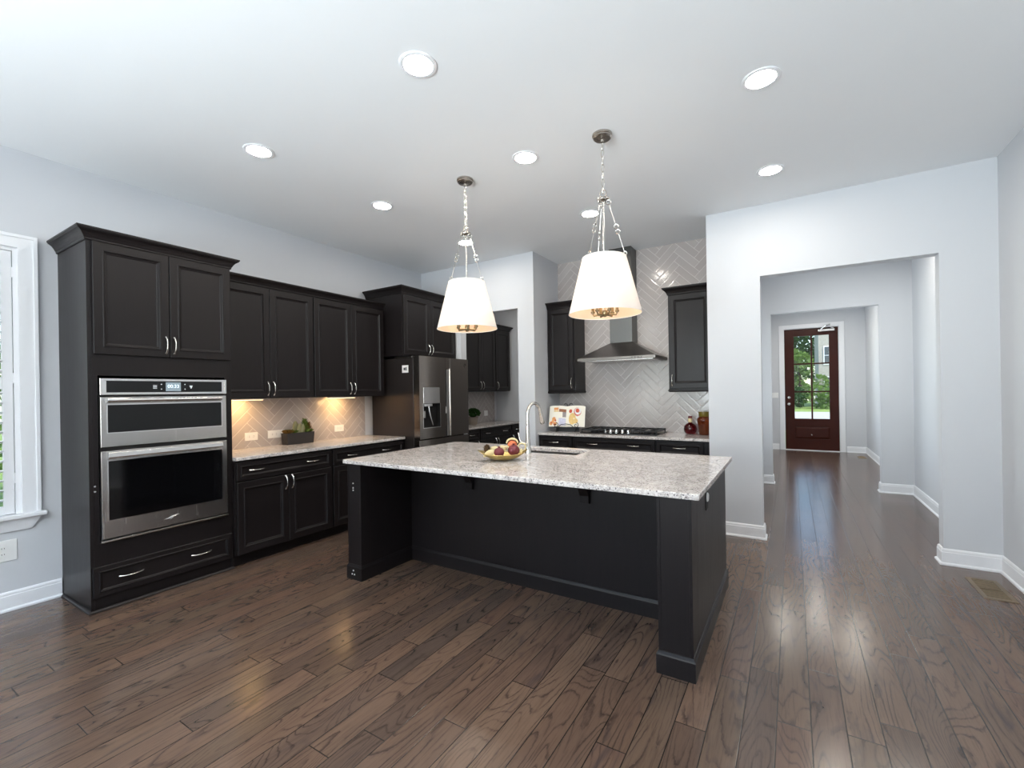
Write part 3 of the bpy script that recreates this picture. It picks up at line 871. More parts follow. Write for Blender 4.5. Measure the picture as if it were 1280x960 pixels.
MB().box(0.466, 0.477, -T + 0.001, -T + 0.036, 1.17, 1.25).build('groove_latch', M['plastic'], dl)
# right door
dr = slab_door(0.552, fw, 0.885, 1.855).build('door', M['blacksteel'], fg)
MB().box(0.4875, 0.552, -T + 0.012, -0.006, 0.885, 1.72).build('grip_strip', M['bright'], dr, bevel=0.006)
MB().box(0.4875, 0.552, -T, -0.006, 1.722, 1.855).build('grip_top', M['blacksteel'], dr, bevel=0.002)
b = MB(); cxx, czz = fw - 0.075, 1.775
b.tube([(cxx + 0.016 * math.cos(a), -T - 0.001, czz + 0.022 * math.sin(a)) for a in [2 * PI * k / 16 for k in range(14)]], 0.0028, 6)
b.box(cxx - 0.002, cxx + 0.014, -T - 0.002, -T, czz - 0.002, czz + 0.002)
b.build('emblem', M['dark'], dr)
for (z0, z1) in ((0.475, 0.872), (0.065, 0.463)):
    slab_door(0, fw, z0, z1).build('freezer_drawer', M['blacksteel'], fg)
nt = thing('paper_note', 'small white square note stuck high on the side of the refrigerator', 'note', (-3.915, FY0 - 0.0005, 1.665), 0)
MB().box(0, 0.10, -0.003, 0, 0, 0.088).build('note_card', M['plastic'], nt)
MB().box(0.025, 0.055, -0.0036, -0.003, 0.03, 0.06).box(0.06, 0.075, -0.0036, -0.003, 0.025, 0.065).build('printed_mark', M['slot'], nt)

# --- range wall cabinets
RY = 5.20
cabinet('upper_cabinet', 'dark single-door wall cabinet left of the range hood above the cookbook', 'cabinet', (-2.668, RY), 0, 0.375, YB - RY - 0.002, 1.425, 2.475,
        [('door', 0.010, 0.362, 1.432, 2.455, [(0.335, 1.52, True)])], crown=(False, True), crown_h=0.08, rail=1.0, group='cabinets flanking the hood')
cabinet('upper_cabinet', 'dark single-door wall cabinet right of the range hood above the red bottle', 'cabinet', (-1.163, RY), 0, 0.456, YB - RY - 0.002, 1.425, 2.475,
        [('door', 0.012, 0.444, 1.432, 2.455, [(0.038, 1.52, True)])], crown=(True, False), crown_h=0.08, rail=1.0, group='cabinets flanking the hood')
BY = 4.925
for (x0, w, hs, lab) in ((-2.668, 0.455, [0.21], 'dark base cabinet left of the cooktop cabinet under the cookbook'),
                         (-2.211, 0.962, [0.245, 0.72], 'wide dark base cabinet under the gas cooktop'),
                         (-1.247, 0.48, [0.24], 'dark base cabinet under the red bottle at the hallway wall')):
    fr = [('drawer', 0.010, w - 0.010, 0.715, 0.868, [(q, 0.805, False) for q in hs])]
    if w > 0.6:
        fr += [('drawer', 0.010, w - 0.010, 0.42, 0.705, [(w / 2, 0.60, False)]), ('drawer', 0.010, w - 0.010, 0.115, 0.41, [(w / 2, 0.30, False)])]
    else:
        fr += [('door', 0.010, w - 0.010, 0.108, 0.705, [(w - 0.05, 0.64, True)])]
    cabinet('base_cabinet', lab, 'cabinet', (x0, BY), 0, w, YB - BY - 0.002, 0, 0.884, fr, toe=True, group='base cabinets under the cooktop counter')
MB().box(-0.766, -0.7055, BY, BY + 0.02, 0.1, 0.884).build('filler_strip', M['wood'])
o = bpy.data.objects['filler_strip']; tag(o, 'narrow dark filler strip between the cooktop counter base and hallway wall', 'cabinet filler')
tag(MB().box(-2.669, -0.706, 4.895, YB - 0.001, 0.886, 0.914).build('countertop', M['granite'], bevel=0.003), 'speckled granite countertop holding the gas cooktop under the hood', 'countertop')

# --- hood
hd = thing('range_hood', 'stainless chimney range hood over the cooktop', 'range hood', (-1.7125, YB - 0.001, 1.768), 0)
hx, hy = 0.4575, -0.538
b = MB()
b.box(-hx, hx, hy, 0, 0, 0.034)
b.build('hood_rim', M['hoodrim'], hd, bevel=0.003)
b = MB()
cx0, cx1, cy0 = -0.165, 0.108, -0.212
vs = [(-hx + 0.004, hy + 0.004, 0.034), (hx - 0.004, hy + 0.004, 0.034), (hx - 0.004, 0, 0.034), (-hx + 0.004, 0, 0.034),
      (cx0, cy0, 0.225), (cx1, cy0, 0.225), (cx1, 0, 0.225), (cx0, 0, 0.225)]
b.add(vs, [(0, 1, 5, 4), (1, 2, 6, 5), (2, 3, 7, 6), (3, 0, 4, 7), (4, 5, 6, 7), (3, 2, 1, 0)])
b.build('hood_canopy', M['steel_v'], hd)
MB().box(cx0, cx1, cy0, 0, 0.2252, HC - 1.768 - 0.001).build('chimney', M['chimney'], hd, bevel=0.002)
MB().box(-hx + 0.04, hx - 0.04, hy + 0.04, -0.03, -0.006, 0.0).build('filter_panel', M['steel'], hd)
for k in range(4): MB().tube([(0.20 + 0.035 * k, hy + 0.001, 0.017), (0.20 + 0.035 * k, hy - 0.004, 0.017)], 0.006, 10).build('push_button', M['dark'], hd)

# --- cooktop
ck = thing('gas_cooktop', 'black gas cooktop with cast iron grates and five steel knobs', 'cooktop', (-1.7125, 5.24, 0.9145), 0)
MB().box(-0.455, 0.455, -0.215, 0.24, 0, 0.012).build('cooktop_plate', M['black'], ck, bevel=0.004)
for (bx, by, br) in ((-0.31, -0.09, 0.042), (-0.31, 0.12, 0.036), (0, 0.06, 0.055), (0.31, -0.09, 0.036), (0.31, 0.12, 0.042)):
    b = MB().lathe([(br * 1.25, 0.0), (br * 1.25, 0.006), (br, 0.010), (br, 0.018), (br * 0.9, 0.022), (0.004, 0.022)], (bx, by, 0.012), 24)
    b.build('burner', M['iron'], ck, smooth=True)
for (gx0_, gx1_) in ((-0.445, -0.155), (-0.150, 0.150), (0.155, 0.445)):
    b = MB()
    y0, y1 = (-0.195, 0.225) if abs(gx0_ + gx1_) > 0.1 else (-0.07, 0.225)
    for y in (y0, y1 - 0.014): b.box(gx0_, gx1_, y, y + 0.014, 0.034, 0.052)
    for x in (gx0_, gx1_ - 0.014): b.box(x, x + 0.014, y0 + 0.014, y1 - 0.014, 0.034, 0.052)
    for x in (gx0_ + 0.09, gx1_ - 0.104): b.box(x, x + 0.012, y0 + 0.014, y1 - 0.014, 0.036, 0.052)
    b.box(gx0_ + 0.014, gx0_ + 0.09, 0.02, 0.032, 0.036, 0.052).box(gx1_ - 0.092, gx1_ - 0.014, 0.02, 0.032, 0.036, 0.052)
    for x in (gx0_ + 0.002, gx1_ - 0.014):
        for y in (y0 + 0.002, y1 - 0.014): b.box(x, x + 0.012, y, y + 0.012, 0.012, 0.034)
    b.build('grate', M['iron'], ck, bevel=0.002)
for k in range(5):
    x = -0.165 + 0.070 * k
    b = MB().lathe([(0.021, 0.0), (0.021, 0.008), (0.017, 0.012), (0.016, 0.034), (0.012, 0.038), (0.002, 0.038)], (x, -0.150, 0.012), 20)
    b.box(x - 0.004, x + 0.004, -0.168, -0.132, 0.048, 0.054)
    b.build('knob', M['bright'], ck, smooth=True)

# --- pantry
PX = -4.17
cabinet('upper_cabinet', 'dark two-door wall cabinet inside the pantry passage, nearest the refrigerator', 'cabinet', (PX, 5.05), RL, 1.16, PX - XL - 0.002, 1.435, 2.47,
        [('door', 0.012, 0.755, 1.442, 2.45, [(0.725, 1.53, True)]), ('door', 0.759, 1.15, 1.442, 2.45, [(0.79, 1.53, True)])], crown=(False, False), crown_h=0.08, group='pantry wall cabinets')
cabinet('upper_cabinet', 'dark narrow wall cabinet at the far end of the pantry passage', 'cabinet', (PX, 6.211), RL, 0.45, PX - XL - 0.002, 1.435, 2.47,
        [('door', 0.010, 0.44, 1.442, 2.45, [(0.045, 1.53, True)])], crown=(False, True), crown_h=0.08, group='pantry wall cabinets')
PBX = -3.97
for (y0, w, fr, lab) in ((4.97, 0.50, [('drawer', 0.01, 0.49, 0.715, 0.868, [(0.30, 0.80, False)]), ('door', 0.01, 0.49, 0.108, 0.705, [(0.45, 0.64, True)])], 'dark pantry base cabinet with one short drawer handle, beside the refrigerator'),
                         (5.471, 0.885, [('drawer', 0.01, 0.875, 0.715, 0.868, [(0.20, 0.80, False), (0.68, 0.80, False)]), ('door', 0.01, 0.44, 0.108, 0.705, [(0.41, 0.64, True)]), ('door', 0.444, 0.875, 0.108, 0.705, [(0.475, 0.64, True)])], 'wide dark pantry base cabinet with two drawer handles, in the passage'),
                         (6.357, 0.38, [('drawer', 0.01, 0.37, 0.715, 0.868, [(0.19, 0.80, False)]), ('door', 0.01, 0.37, 0.108, 0.705, [(0.04, 0.64, True)])], 'narrow dark pantry base cabinet at the far end of the passage counter')):
    cabinet('base_cabinet', lab, 'cabinet', (PBX, y0), RL, w, PBX - XL - 0.002, 0, 0.884, fr, toe=True, group='pantry base cabinets')
tag(MB().box(XL + 0.01, -3.94, 4.966, 6.738, 0.886, 0.914).build('countertop', M['granite'], bevel=0.003), 'speckled granite countertop in the pantry passage holding the round potted plant', 'countertop')

# ------------------------------------------------------------------ island
ix0, ix1, iy0, iy1 = -2.975, -0.383, 2.290, 3.686
sx0, sx1, sy0, sy1 = -2.19, -1.452, 3.275, 3.575
isl = thing('kitchen_island', 'large dark island with corner legs and open knee space in the middle of the room', 'kitchen island', (0, 0, 0), 0)
lx0, lx1, rx0, rx1 = -2.940, -2.795, -0.585, -0.424
fy, bp_ = 2.310, 2.845
b = MB().box(lx0 + 0.02, rx1 - 0.02, bp_, bp_ + 0.02, 0, 0.884)
b.build('back_panel', M['wood'], isl)
b = MB().box(lx0, sx0 - 0.04, bp_ + 0.02, 3.60, 0.0, 0.884).box(sx1 + 0.04, rx1 - 0.02, bp_ + 0.02, 3.60, 0.0, 0.884)
b.box(sx0 - 0.04, sx1 + 0.04, bp_ + 0.02, 3.60, 0.0, 0.60).box(sx0 - 0.04, sx1 + 0.04, bp_ + 0.02, sy0 - 0.04, 0.60, 0.884)
b.build('carcass', M['wood'], isl)
MB().box(rx1 - 0.02, rx1, fy + 0.16, 3.605, 0, 0.884).build('end_panel', M['wood'], isl)
MB().box(lx0, lx1, fy + 0.09, bp_, 0, 0.884).build('side_panel', M['wood'], isl)
# two legs with a raised stile edge
b = MB().box(lx0, lx1, fy, fy + 0.09, 0, 0.884).box(lx0 - 0.002, lx0 + 0.012, fy - 0.003, fy, 0.10, 0.884).box(lx1 - 0.012, lx1 + 0.002, fy - 0.003, fy, 0.10, 0.884)
lg = b.build('leg', M['wood'], isl, bevel=0.0015)
for z in (0.735, 0.700, 0.682): MB().tube([(lx0 + 0.062, fy + 0.001, z), (lx0 + 0.062, fy - 0.004, z)], 0.006, 8).build('screw_cap', M['plastic'], lg)
b = MB().box(rx0, rx1, fy, fy + 0.16, 0, 0.884).box(rx0 - 0.002, rx0 + 0.014, fy - 0.003, fy, 0.10, 0.884).box(rx1 - 0.014, rx1 + 0.002, fy - 0.003, fy, 0.10, 0.884)
b.build('leg', M['wood'], isl, bevel=0.0015)
MB().box(rx0, rx0 + 0.02, fy + 0.16, bp_, 0, 0.884).build('side_panel', M['wood'], isl)
BASE = [(0, 0), (0.013, 0), (0.013, 0.094), (0.009, 0.100), (0.004, 0.112), (0, 0.114)]
MB().sweep([(lx0, 3.6), (lx0, fy), (lx1, fy), (lx1, bp_), (rx0, bp_), (rx0, fy), (rx1, fy), (rx1, 3.605)], BASE).build('base_moulding', M['wood'], isl)
for (dx, z) in ((0.066, 0.070), (0.052, 0.042), (0.078, 0.042)): MB().tube([(lx0 + dx, fy - 0.012, z), (lx0 + dx, fy - 0.0165, z)], 0.006, 8).build('screw_cap', M['plastic'], isl)
for cxk in (-2.155, -1.192):
    b = MB()
    prof = [(0.0, 0.884), (-0.10, 0.884), (-0.10, 0.845), (-0.085, 0.842), (-0.075, 0.80), (-0.05, 0.75), (-0.03, 0.715), (-0.028, 0.665), (0, 0.660)]
    for x in (cxk - 0.033, cxk + 0.033):
        pass
    q = len(prof)
    b.add([(x, bp_ + y, z) for x in (cxk - 0.033, cxk + 0.033) for y, z in prof], [tuple(range(q)), tuple(range(2 * q - 1, q - 1, -1))] + [(k, (k + 1) % q, q + (k + 1) % q, q + k) for k in range(q)])
    b.build('corbel', M['wood'], isl, bevel=0.003)
# slab with sink cut-out
b = MB()
xs, ys = [ix0, sx0, sx1, ix1], [iy0, sy0, sy1, iy1]
V = {}
vs = []
for z in (0.884, 0.914):
    for j in range(4):
        for i in range(4):
            V[(i, j, z)] = len(vs); vs.append((xs[i], ys[j], z))
fs = []
for i in range(3):
    for j in range(3):
        if i == 1 and j == 1: continue
        for z in (0.884, 0.914):
            q = (V[(i, j, z)], V[(i + 1, j, z)], V[(i + 1, j + 1, z)], V[(i, j + 1, z)])
            fs.append(q if z > 0.9 else q[::-1])
def wall_f(i0, j0, i1, j1): fs.append((V[(i0, j0, 0.884)], V[(i1, j1, 0.884)], V[(i1, j1, 0.914)], V[(i0, j0, 0.914)]))
for k in range(3):
    wall_f(k, 0, k + 1, 0); wall_f(k + 1, 3, k, 3); wall_f(0, k + 1, 0, k); wall_f(3, k, 3, k + 1)
wall_f(1, 1, 1, 2); wall_f(1, 2, 2, 2); wall_f(2, 2, 2, 1); wall_f(2, 1, 1, 1)
b.add(vs, fs)
tag(b.build('countertop', M['granite'], bevel=0.004), 'large speckled granite island countertop with a sink cut-out', 'countertop')
sk = thing('sink', 'stainless undermount sink set in the island countertop', 'sink', ((sx0 + sx1) / 2, (sy0 + sy1) / 2, 0.66), 0)
hx_, hy_ = (sx1 - sx0) / 2 + 0.004, (sy1 - sy0) / 2 + 0.004
b = MB()
b.box(-hx_, hx_, -hy_, hy_, 0, 0.006)
b.box(-hx_ - 0.006, -hx_, -hy_ - 0.006, hy_ + 0.006, 0, 0.2235).box(hx_, hx_ + 0.006, -hy_ - 0.006, hy_ + 0.006, 0, 0.2235).box(-hx_, hx_, -hy_ - 0.006, -hy_, 0, 0.2235).box(-hx_, hx_, hy_, hy_ + 0.006, 0, 0.2235)
b.build('basin', M['steel'], sk)
MB().lathe([(0.045, 0), (0.045, 0.004), (0.03, 0.002), (0.002, 0.001)], (0, 0, 0.006), 24).build('drain', M['bright'], sk, smooth=True)
# faucet
fc = thing('faucet', 'brushed nickel gooseneck faucet at the island sink', 'faucet', (-1.848, 3.222, 0.914), 0)
b = MB().lathe([(0.028, 0), (0.028, 0.006), (0.024, 0.012), (0.020, 0.06), (0.0175, 0.12), (0.0155, 0.17), (0.0145, 0.22)], (0, 0, 0), 24)
b.build('faucet_body', M['nickel'], fc, smooth=True)
pts = [(0, 0, 0.20), (0, 0, 0.26), (0, 0, 0.31)]
R_ = 0.092
for k in range(1, 15):
    a = PI * k / 14 * 0.93
    pts.append((0.02 * (1 - math.cos(a)) / 2, R_ - R_ * math.cos(a), 0.31 + R_ * 1.05 * math.sin(a)))
neck_end = Vector(pts[-1])
MB().tube(pts, 0.0135, 14).build('gooseneck', M['nickel'], fc, smooth=True)
dv = (Vector(pts[-1]) - Vector(pts[-2])).normalized()
e = [neck_end + dv * s_ for s_ in (0.0, 0.02, 0.06, 0.100, 0.108)]
MB().tube(e, [0.0145, 0.0165, 0.0185, 0.0205, 0.016], 16).build('spray_head', M['nickel'], fc, smooth=True)
MB().tube([(-0.016, 0, 0.075), (-0.045, 0, 0.080), (-0.075, 0.0, 0.100), (-0.092, 0.0, 0.165)], [0.012, 0.010, 0.007, 0.005], 10).build('lever', M['nickel'], fc, smooth=True)
# switch knob on the island end
sw = thing('outlet', 'white round outlet on the right end panel of the island', 'outlet', (rx1, 2.765, 0.79), -PI / 2)
b = MB()
MB().box(-0.036, 0.036, -0.004, 0.0, -0.058, 0.058).build('cover_plate', M['dark'], sw, bevel=0.002)
b = MB().tube([(0, 0.001, 0.012), (0, -0.008, 0.012), (0, -0.012, 0.012)], [0.026, 0.026, 0.020], 20); b.build('cap', M['plastic'], sw, smooth=True)
sw.rotation_euler = (0, 0, PI / 2)

# ------------------------------------------------------------------ pendants
def pendant(loc, label):
    r = thing('pendant_light', label, 'pendant light', loc, 0, 'pendants over the island')    # origin on the ceiling
    z_hub, zb, zt = -0.430, -1.200, -0.826
    b = MB().lathe([(0.002, 0), (0.066, 0), (0.066, -0.012), (0.061, -0.016), (0.061, -0.024), (0.054, -0.030), (0.045, -0.030), (0.012, -0.036), (0.010, -0.050), (0.002, -0.052)], (0, 0, 0), 32)
    b.build('canopy', M['bronze'], r, smooth=True)
    b = MB(); z = -0.050; k = 0
    while z > z_hub + 0.055:
        ln = 0.056
        ring = []
        for q in range(14):
            a = 2 * PI * q / 14
            u_, v_ = 0.010 * math.cos(a), ln / 2 * math.sin(a)
            ring.append((u_, 0, z - ln / 2 + v_) if k % 2 else (0, u_, z - ln / 2 + v_))
        b.tube(ring, 0.0023, 6, closed=True)
        z -= ln - 0.007; k += 1
    b.build('chain', M['nickel'], r, smooth=True)
    b = MB().lathe([(0.004, 0.012), (0.012, 0.010), (0.040, 0.0), (0.042, -0.006), (0.040, -0.012), (0.012, -0.016), (0.006, -0.024)], (0, 0, z_hub), 28)
    b.tube([(0.022 * math.cos(a), 0, z_hub + 0.035 + 0.024 * math.sin(a)) for a in [2 * PI * q / 16 for q in range(16)]], 0.003, 6, closed=True)
    b.build('hub', M['bronze'], r, smooth=True)
    MB().tube([(0, 0, z_hub), (0, 0, zb)], 0.0065, 10).build('stem', M['nickel'], r, smooth=True)
    for q in range(3):
        a = 2 * PI * q / 3 + 0.15
        ca, sa = math.cos(a), math.sin(a)
        def P(rad, z): return (rad * ca, rad * sa, z)
        def ringat(rad, z, rr):
            return [(rad * ca + rr * math.cos(t) * ca, rad * sa + rr * math.cos(t) * sa, z + rr * math.sin(t)) for t in [2 * PI * w / 14 for w in range(14)]]
        b = MB()
        r0, z0 = 0.034, z_hub - 0.030
        r1, z1 = 0.138, zt + 0.012
        b.tube(ringat(r0, z0, 0.016), 0.003, 6, closed=True)
        def lerp(t): return (r0 + (r1 - r0) * t, z0 + (z1 - z0) * t)
        b.tube([P(*lerp(0.06)), P(*lerp(0.44))], 0.0024, 6).tube(ringat(*lerp(0.475), 0.014), 0.003, 6, closed=True)
        b.tube(ringat(*lerp(0.575), 0.014), 0.003, 6, closed=True).tube([P(*lerp(0.61)), P(*lerp(0.96))], 0.0024, 6)
        b.tube(ringat(r1, z1, 0.012), 0.003, 6, closed=True)
        b.build('hanger', M['nickel'], r, smooth=True)
    # shade: outer fabric and warm lining
    rt, rb = 0.145, 0.2405
    sh = MB().lathe([(rb, zb), (rt, zt)], (0, 0, 0), 64, caps=False)
    so = sh.build('shade', M['shade'], r, smooth=True)
    MB().lathe([(rb - 0.003, zb + 0.001), (rt - 0.003, zt - 0.001)], (0, 0, 0), 64, caps=False).build('shade_lining', M['shade_in'], so, smooth=True)
    b = MB()
    for (rr, z) in ((rb - 0.001, zb), (rt - 0.001, zt)):
        b.tube([(rr * math.cos(a), rr * math.sin(a), z) for a in [2 * PI * q / 64 for q in range(64)]], 0.0028, 6, closed=True)
    b.build('shade_rim', M['plastic'], so, smooth=True)
    b = MB()
    for q in range(3):
        a = 2 * PI * q / 3 + 0.15
        b.tube([(0.006 * math.cos(a), 0.006 * math.sin(a), zt - 0.01), (rt * math.cos(a), rt * math.sin(a), zt)], 0.0025, 6)
    b.build('spider', M['nickel'], so)
    # candelabra cluster
    b = MB().lathe([(0.004, 0.03), (0.018, 0.026), (0.020, 0.0), (0.012, -0.012), (0.003, -0.016)], (0, 0, zb - 0.006), 20)
    for q in range(6):
        a = PI / 3 * q + 0.20
        ca, sa = math.cos(a), math.sin(a)
        b.tube([(0, 0, zb - 0.004), (0.075 * ca, 0.075 * sa, zb - 0.010), (0.080 * ca, 0.080 * sa, zb + 0.006)], 0.006, 8)
        b.lathe([(0.012, 0), (0.015, 0.012), (0.010, 0.014), (0.010, 0.060), (0.004, 0.062)], (0.080 * ca, 0.080 * sa, zb + 0.006), 14)
    b.build('candelabra', M['brass'], r, smooth=True)
    for q in range(6):
        a = PI / 3 * q + 0.20
        MB().lathe([(0.006, 0), (0.015, 0.02), (0.016, 0.035), (0.008, 0.060), (0.001, 0.068)], (0.080 * math.cos(a), 0.080 * math.sin(a), zb + 0.068), 14).build('bulb', M['bulb'], r, smooth=True)
    return r
PEND = [((-1.060, 2.91, HC), 'nearer white tapered-shade pendant, in front of the range hood'), ((-2.215, 2.91, HC), 'white tapered-shade pendant hanging toward the refrigerator end of the island')]
pd0 = pendant(*PEND[0])
pd1 = copy_tree(pd0, PEND[1][0], PEND[1][1])
for (lx, ly, lz), _ in PEND:
    light('pendant_glow', 'POINT', (lx, ly, HC - 1.03), L_BULB, (1.0, 0.92, 0.80), shadow_soft_size=0.05)

# ------------------------------------------------------------------ recessed downlights
def downlight(loc, label):
    r = thing('recessed_light', label, 'ceiling light', loc, 0, 'recessed ceiling lights')
    MB().lathe([(0.098, 0), (0.098, -0.004), (0.090, -0.007), (0.076, -0.005), (0.074, -0.001), (0.074, 0)], (0, 0, 0), 40, caps=False, closed=True).build('trim_ring', M['trim'], r, smooth=True)
    MB().lathe([(0.0745, -0.0025), (0.002, -0.003)], (0, 0, 0), 40, caps=False).build('diffuser', M['disc'], r)
    return r
DL = [((-1.638, 1.765), 'recessed light nearest the camera, left of centre'), ((-0.125, 2.875), 'recessed light above the right end of the island'),
      ((-3.150, 1.775), 'recessed light above and right of the tall oven cabinet'), ((-1.638, 2.885), 'recessed light between the two pendants'),
      ((-0.125, 4.117), 'recessed light just before the hallway opening wall'), ((-3.148, 2.893), 'recessed light between oven cabinet and smaller pendant'),
      ((-1.640, 4.135), 'recessed light beside the chain of the nearer pendant'), ((-3.148, 4.131), 'recessed light behind the hub of the farther pendant')]
dl0 = None
for (x, y), lab in DL:
    if dl0 is None: dl0 = downlight((x, y, HC), lab)
    else: copy_tree(dl0, (x, y, HC), lab)
for (x, y, lab) in ((0.37, 6.3, 'added unseen downlight in the hallway ceiling'), (0.37, 9.0, 'added unseen downlight in the foyer ceiling, nearer one'), (1.0, 6.3, 'added unseen downlight in the hallway ceiling, right one'), (0.9, 10.0, 'added unseen downlight in the foyer ceiling, right one'), (-0.2, 10.0, 'added unseen downlight in the foyer ceiling, left one'), (0.37, 11.0, 'added unseen downlight in the foyer ceiling at front door'),
                    (-3.3, 5.85, 'added unseen downlight in the pantry passage ceiling'), (-3.148, -0.6, 'added unseen downlight behind the viewer, left'), (-1.638, -0.6, 'added unseen downlight behind the viewer, middle'), (-0.125, -0.6, 'added unseen downlight behind the viewer, right')):
    copy_tree(dl0, (x, y, HC), lab)  # unseen downlights added to brighten hall, foyer, pantry and foreground

# ------------------------------------------------------------------ outlets and switches
def outlet_mesh(r, w=0.115, h=0.075, n=2, style='duplex'):
    MB().box(-w / 2, w / 2, -0.006, 0, -h / 2, h / 2).build('cover_plate', M['plastic'], r, bevel=0.002)
    for k in range(n):
        if style == 'v':
            x, z = 0, (k - (n - 1) / 2) * 0.040
            b = MB().tube([(x, -0.005, z), (x, -0.008, z)], 0.0165, 18)
            b.build('receptacle', M['plastic'], r)
        else:
            x, z = (k - (n - 1) / 2) * 0.042, 0
            MB().box(x - 0.016, x + 0.016, -0.008, -0.005, z - 0.014, z + 0.014).build('receptacle', M['plastic'], r, bevel=0.002)
        b = MB()
        for dz in (-0.006, 0.006):
            if style == 'v': b.box(x - 0.0012 + dz, x + 0.0012 + dz, -0.0088, -0.0079, z - 0.005, z + 0.003)
            else: b.box(x - 0.004, x + 0.005, -0.0088, -0.0079, z + dz - 0.0012, z + dz + 0.0012)
        b.build('slot', M['slot'], r)
r = thing('outlet', 'white wall outlet low under the shuttered window', 'outlet', (XL, 0.772, 0.405), RL); outlet_mesh(r, 0.13, 0.14, 2, 'v')
sx_ = XL + 0.0095
r = thing('outlet', 'white horizontal outlet on tile, leftmost of three, nearest the oven', 'outlet', (sx_, 2.41, 1.025), RL, 'outlets on the left backsplash'); outlet_mesh(r, 0.125, 0.078)
r = thing('outlet', 'white horizontal outlet on tile, partly hidden by the succulent planter', 'outlet', (sx_, 2.66, 1.028), RL, 'outlets on the left backsplash'); outlet_mesh(r, 0.175, 0.078, 3)
r = thing('outlet', 'white outlet on tile between succulent planter and refrigerator', 'outlet', (sx_, 3.415, 1.030), RL, 'outlets on the left backsplash'); outlet_mesh(r, 0.125, 0.078)
r = thing('outlet', 'white outlet on tile beside the pantry potted plant', 'outlet', (sx_, 6.385, 1.065), RL); outlet_mesh(r, 0.10, 0.09, 1)
r = thing('light_switch', 'white switch plate on foyer wall left of the front door', 'switch', (-0.345, YF, 1.25), 0)
MB().box(-0.07, 0.07, -0.006, 0, -0.062, 0.062).build('cover_plate', M['plastic'], r, bevel=0.002)
for x in (-0.03, 0.03): MB().box(x - 0.016, x + 0.016, -0.009, -0.005, -0.033, 0.033).build('rocker', M['plastic'], r, bevel=0.002)

# floor registers
def register(loc, w, l, label):
    r = thing('floor_register', label, 'floor vent', loc, 0, 'floor registers')
    b = MB()
    for (x0, x1, y0, y1) in ((-w / 2, w / 2, -l / 2, -l / 2 + 0.028), (-w / 2, w / 2, l / 2 - 0.028, l / 2), (-w / 2, -w / 2 + 0.024, -l / 2 + 0.028, l / 2 - 0.028), (w / 2 - 0.024, w / 2, -l / 2 + 0.028, l / 2 - 0.028)):
        b.box(x0, x1, y0, y1, 0, 0.005)
    b.box(-w / 2 + 0.024, w / 2 - 0.024, -0.006, 0.006, 0, 0.004)
    b.build('register_frame', M['bronzevent'], r)
    MB().box(-w / 2 + 0.02, w / 2 - 0.02, -l / 2 + 0.02, l / 2 - 0.02, 0.0002, 0.0012).build('damper', M['ventdark'], r)
    b = MB()
    n = 11
    for k in range(n):
        y = -l / 2 + 0.04 + (l - 0.08) * k / (n - 1)
        b.obox((0, y, 0.003), (1, 0, 0), (0, 0.8, 0.6), (0, -0.6, 0.8), w / 2 - 0.024, 0.004, 0.0006)
    b.build('fins', M['bronzevent'], r)
    return r
register((1.145, 4.385, 0), 0.165, 0.40, 'bronze floor register by the right wall, nearest the camera')
register((1.17, 11.40, 0), 0.13, 0.33, 'small floor register in the foyer by the right wall')

# ------------------------------------------------------------------ planter with succulents
pl = thing('succulent_planter', 'long dark planter box of mixed succulents on the left counter', 'planter', (-4.40, 2.845, 0.9142), RL)
b = MB(); w_, d_, h_ = 0.155, 0.055, 0.118
for zz0, k in ((0, 0.93), (h_, 1.0)):
    pass
vs = []
for (z, kx, ky) in ((0, 0.94, 0.90), (h_, 1, 1), (h_, 0.965, 0.90), (0.093, 0.96, 0.89)):
    vs += [(-w_ * kx, -d_ * ky, z), (w_ * kx, -d_ * ky, z), (w_ * kx, d_ * ky, z), (-w_ * kx, d_ * ky, z)]
fs = [(3, 2, 1, 0)]
for i in range(3):
    for k in range(4): fs.append((i * 4 + k, i * 4 + (k + 1) % 4, i * 4 + 4 + (k + 1) % 4, i * 4 + 4 + k))
fs.append((12, 13, 14, 15))
b.add(vs, fs)
b.build('planter_box', M['planter'], pl, bevel=0.002)
MB().box(-w_ * 0.95, w_ * 0.95, -d_ * 0.88, d_ * 0.88, 0.094, 0.107).build('soil', M['soil'], pl)
def rosette(c, r, n, mat, up=0.6):
    b = MB()
    for k in range(n):
        a = k * 2.399
        t = k / n
        e = 0.15 + up * (1 - t) * 1.3
        d = Vector((math.cos(a) * math.cos(e), math.sin(a) * math.cos(e), math.sin(e)))
        ln = r * (0.45 + 0.55 * t)
        tip = Vector(c) + d * ln
        b.tube([c, Vector(c) + d * ln * 0.5, tip], [r * 0.07, r * 0.17, 0.001], 6, flat=0.5)
    return b
def spire(c, h, r, n):
    b = MB().tube([c, (c[0], c[1], c[2] + h)], 0.003, 5)
    for k in range(n):
        t = k / n; a = k * 2.399
        p = Vector((c[0], c[1], c[2] + h * t))
        d = Vector((math.cos(a), math.sin(a), 0.7))
        ln = r * (1 - 0.55 * t)
        b.tube([p, p + d * ln * 0.5, p + d * ln], [0.003, 0.006, 0.001], 5, flat=0.6)
    return b
for (x, y, r_, n_, m_) in ((-0.125, -0.015, 0.062, 22, 'succ_red'), (-0.075, 0.02, 0.058, 20, 'succ'), (-0.06, -0.025, 0.048, 18, 'succ'), (0.085, -0.02, 0.05, 18, 'succ'), (0.135, 0.0, 0.045, 18, 'succ')):
    rosette((x, y, 0.118), r_ * 1.3, n_, M[m_], 0.8).build('succulent', M[m_], pl, smooth=True)
spire((0.085, 0.012, 0.108), 0.140, 0.058, 52).build('succulent', M['succ'], pl, smooth=True)
spire((0.125, 0.016, 0.108), 0.10, 0.052, 36).build('succulent', M['succ_red'], pl, smooth=True)
b = MB()
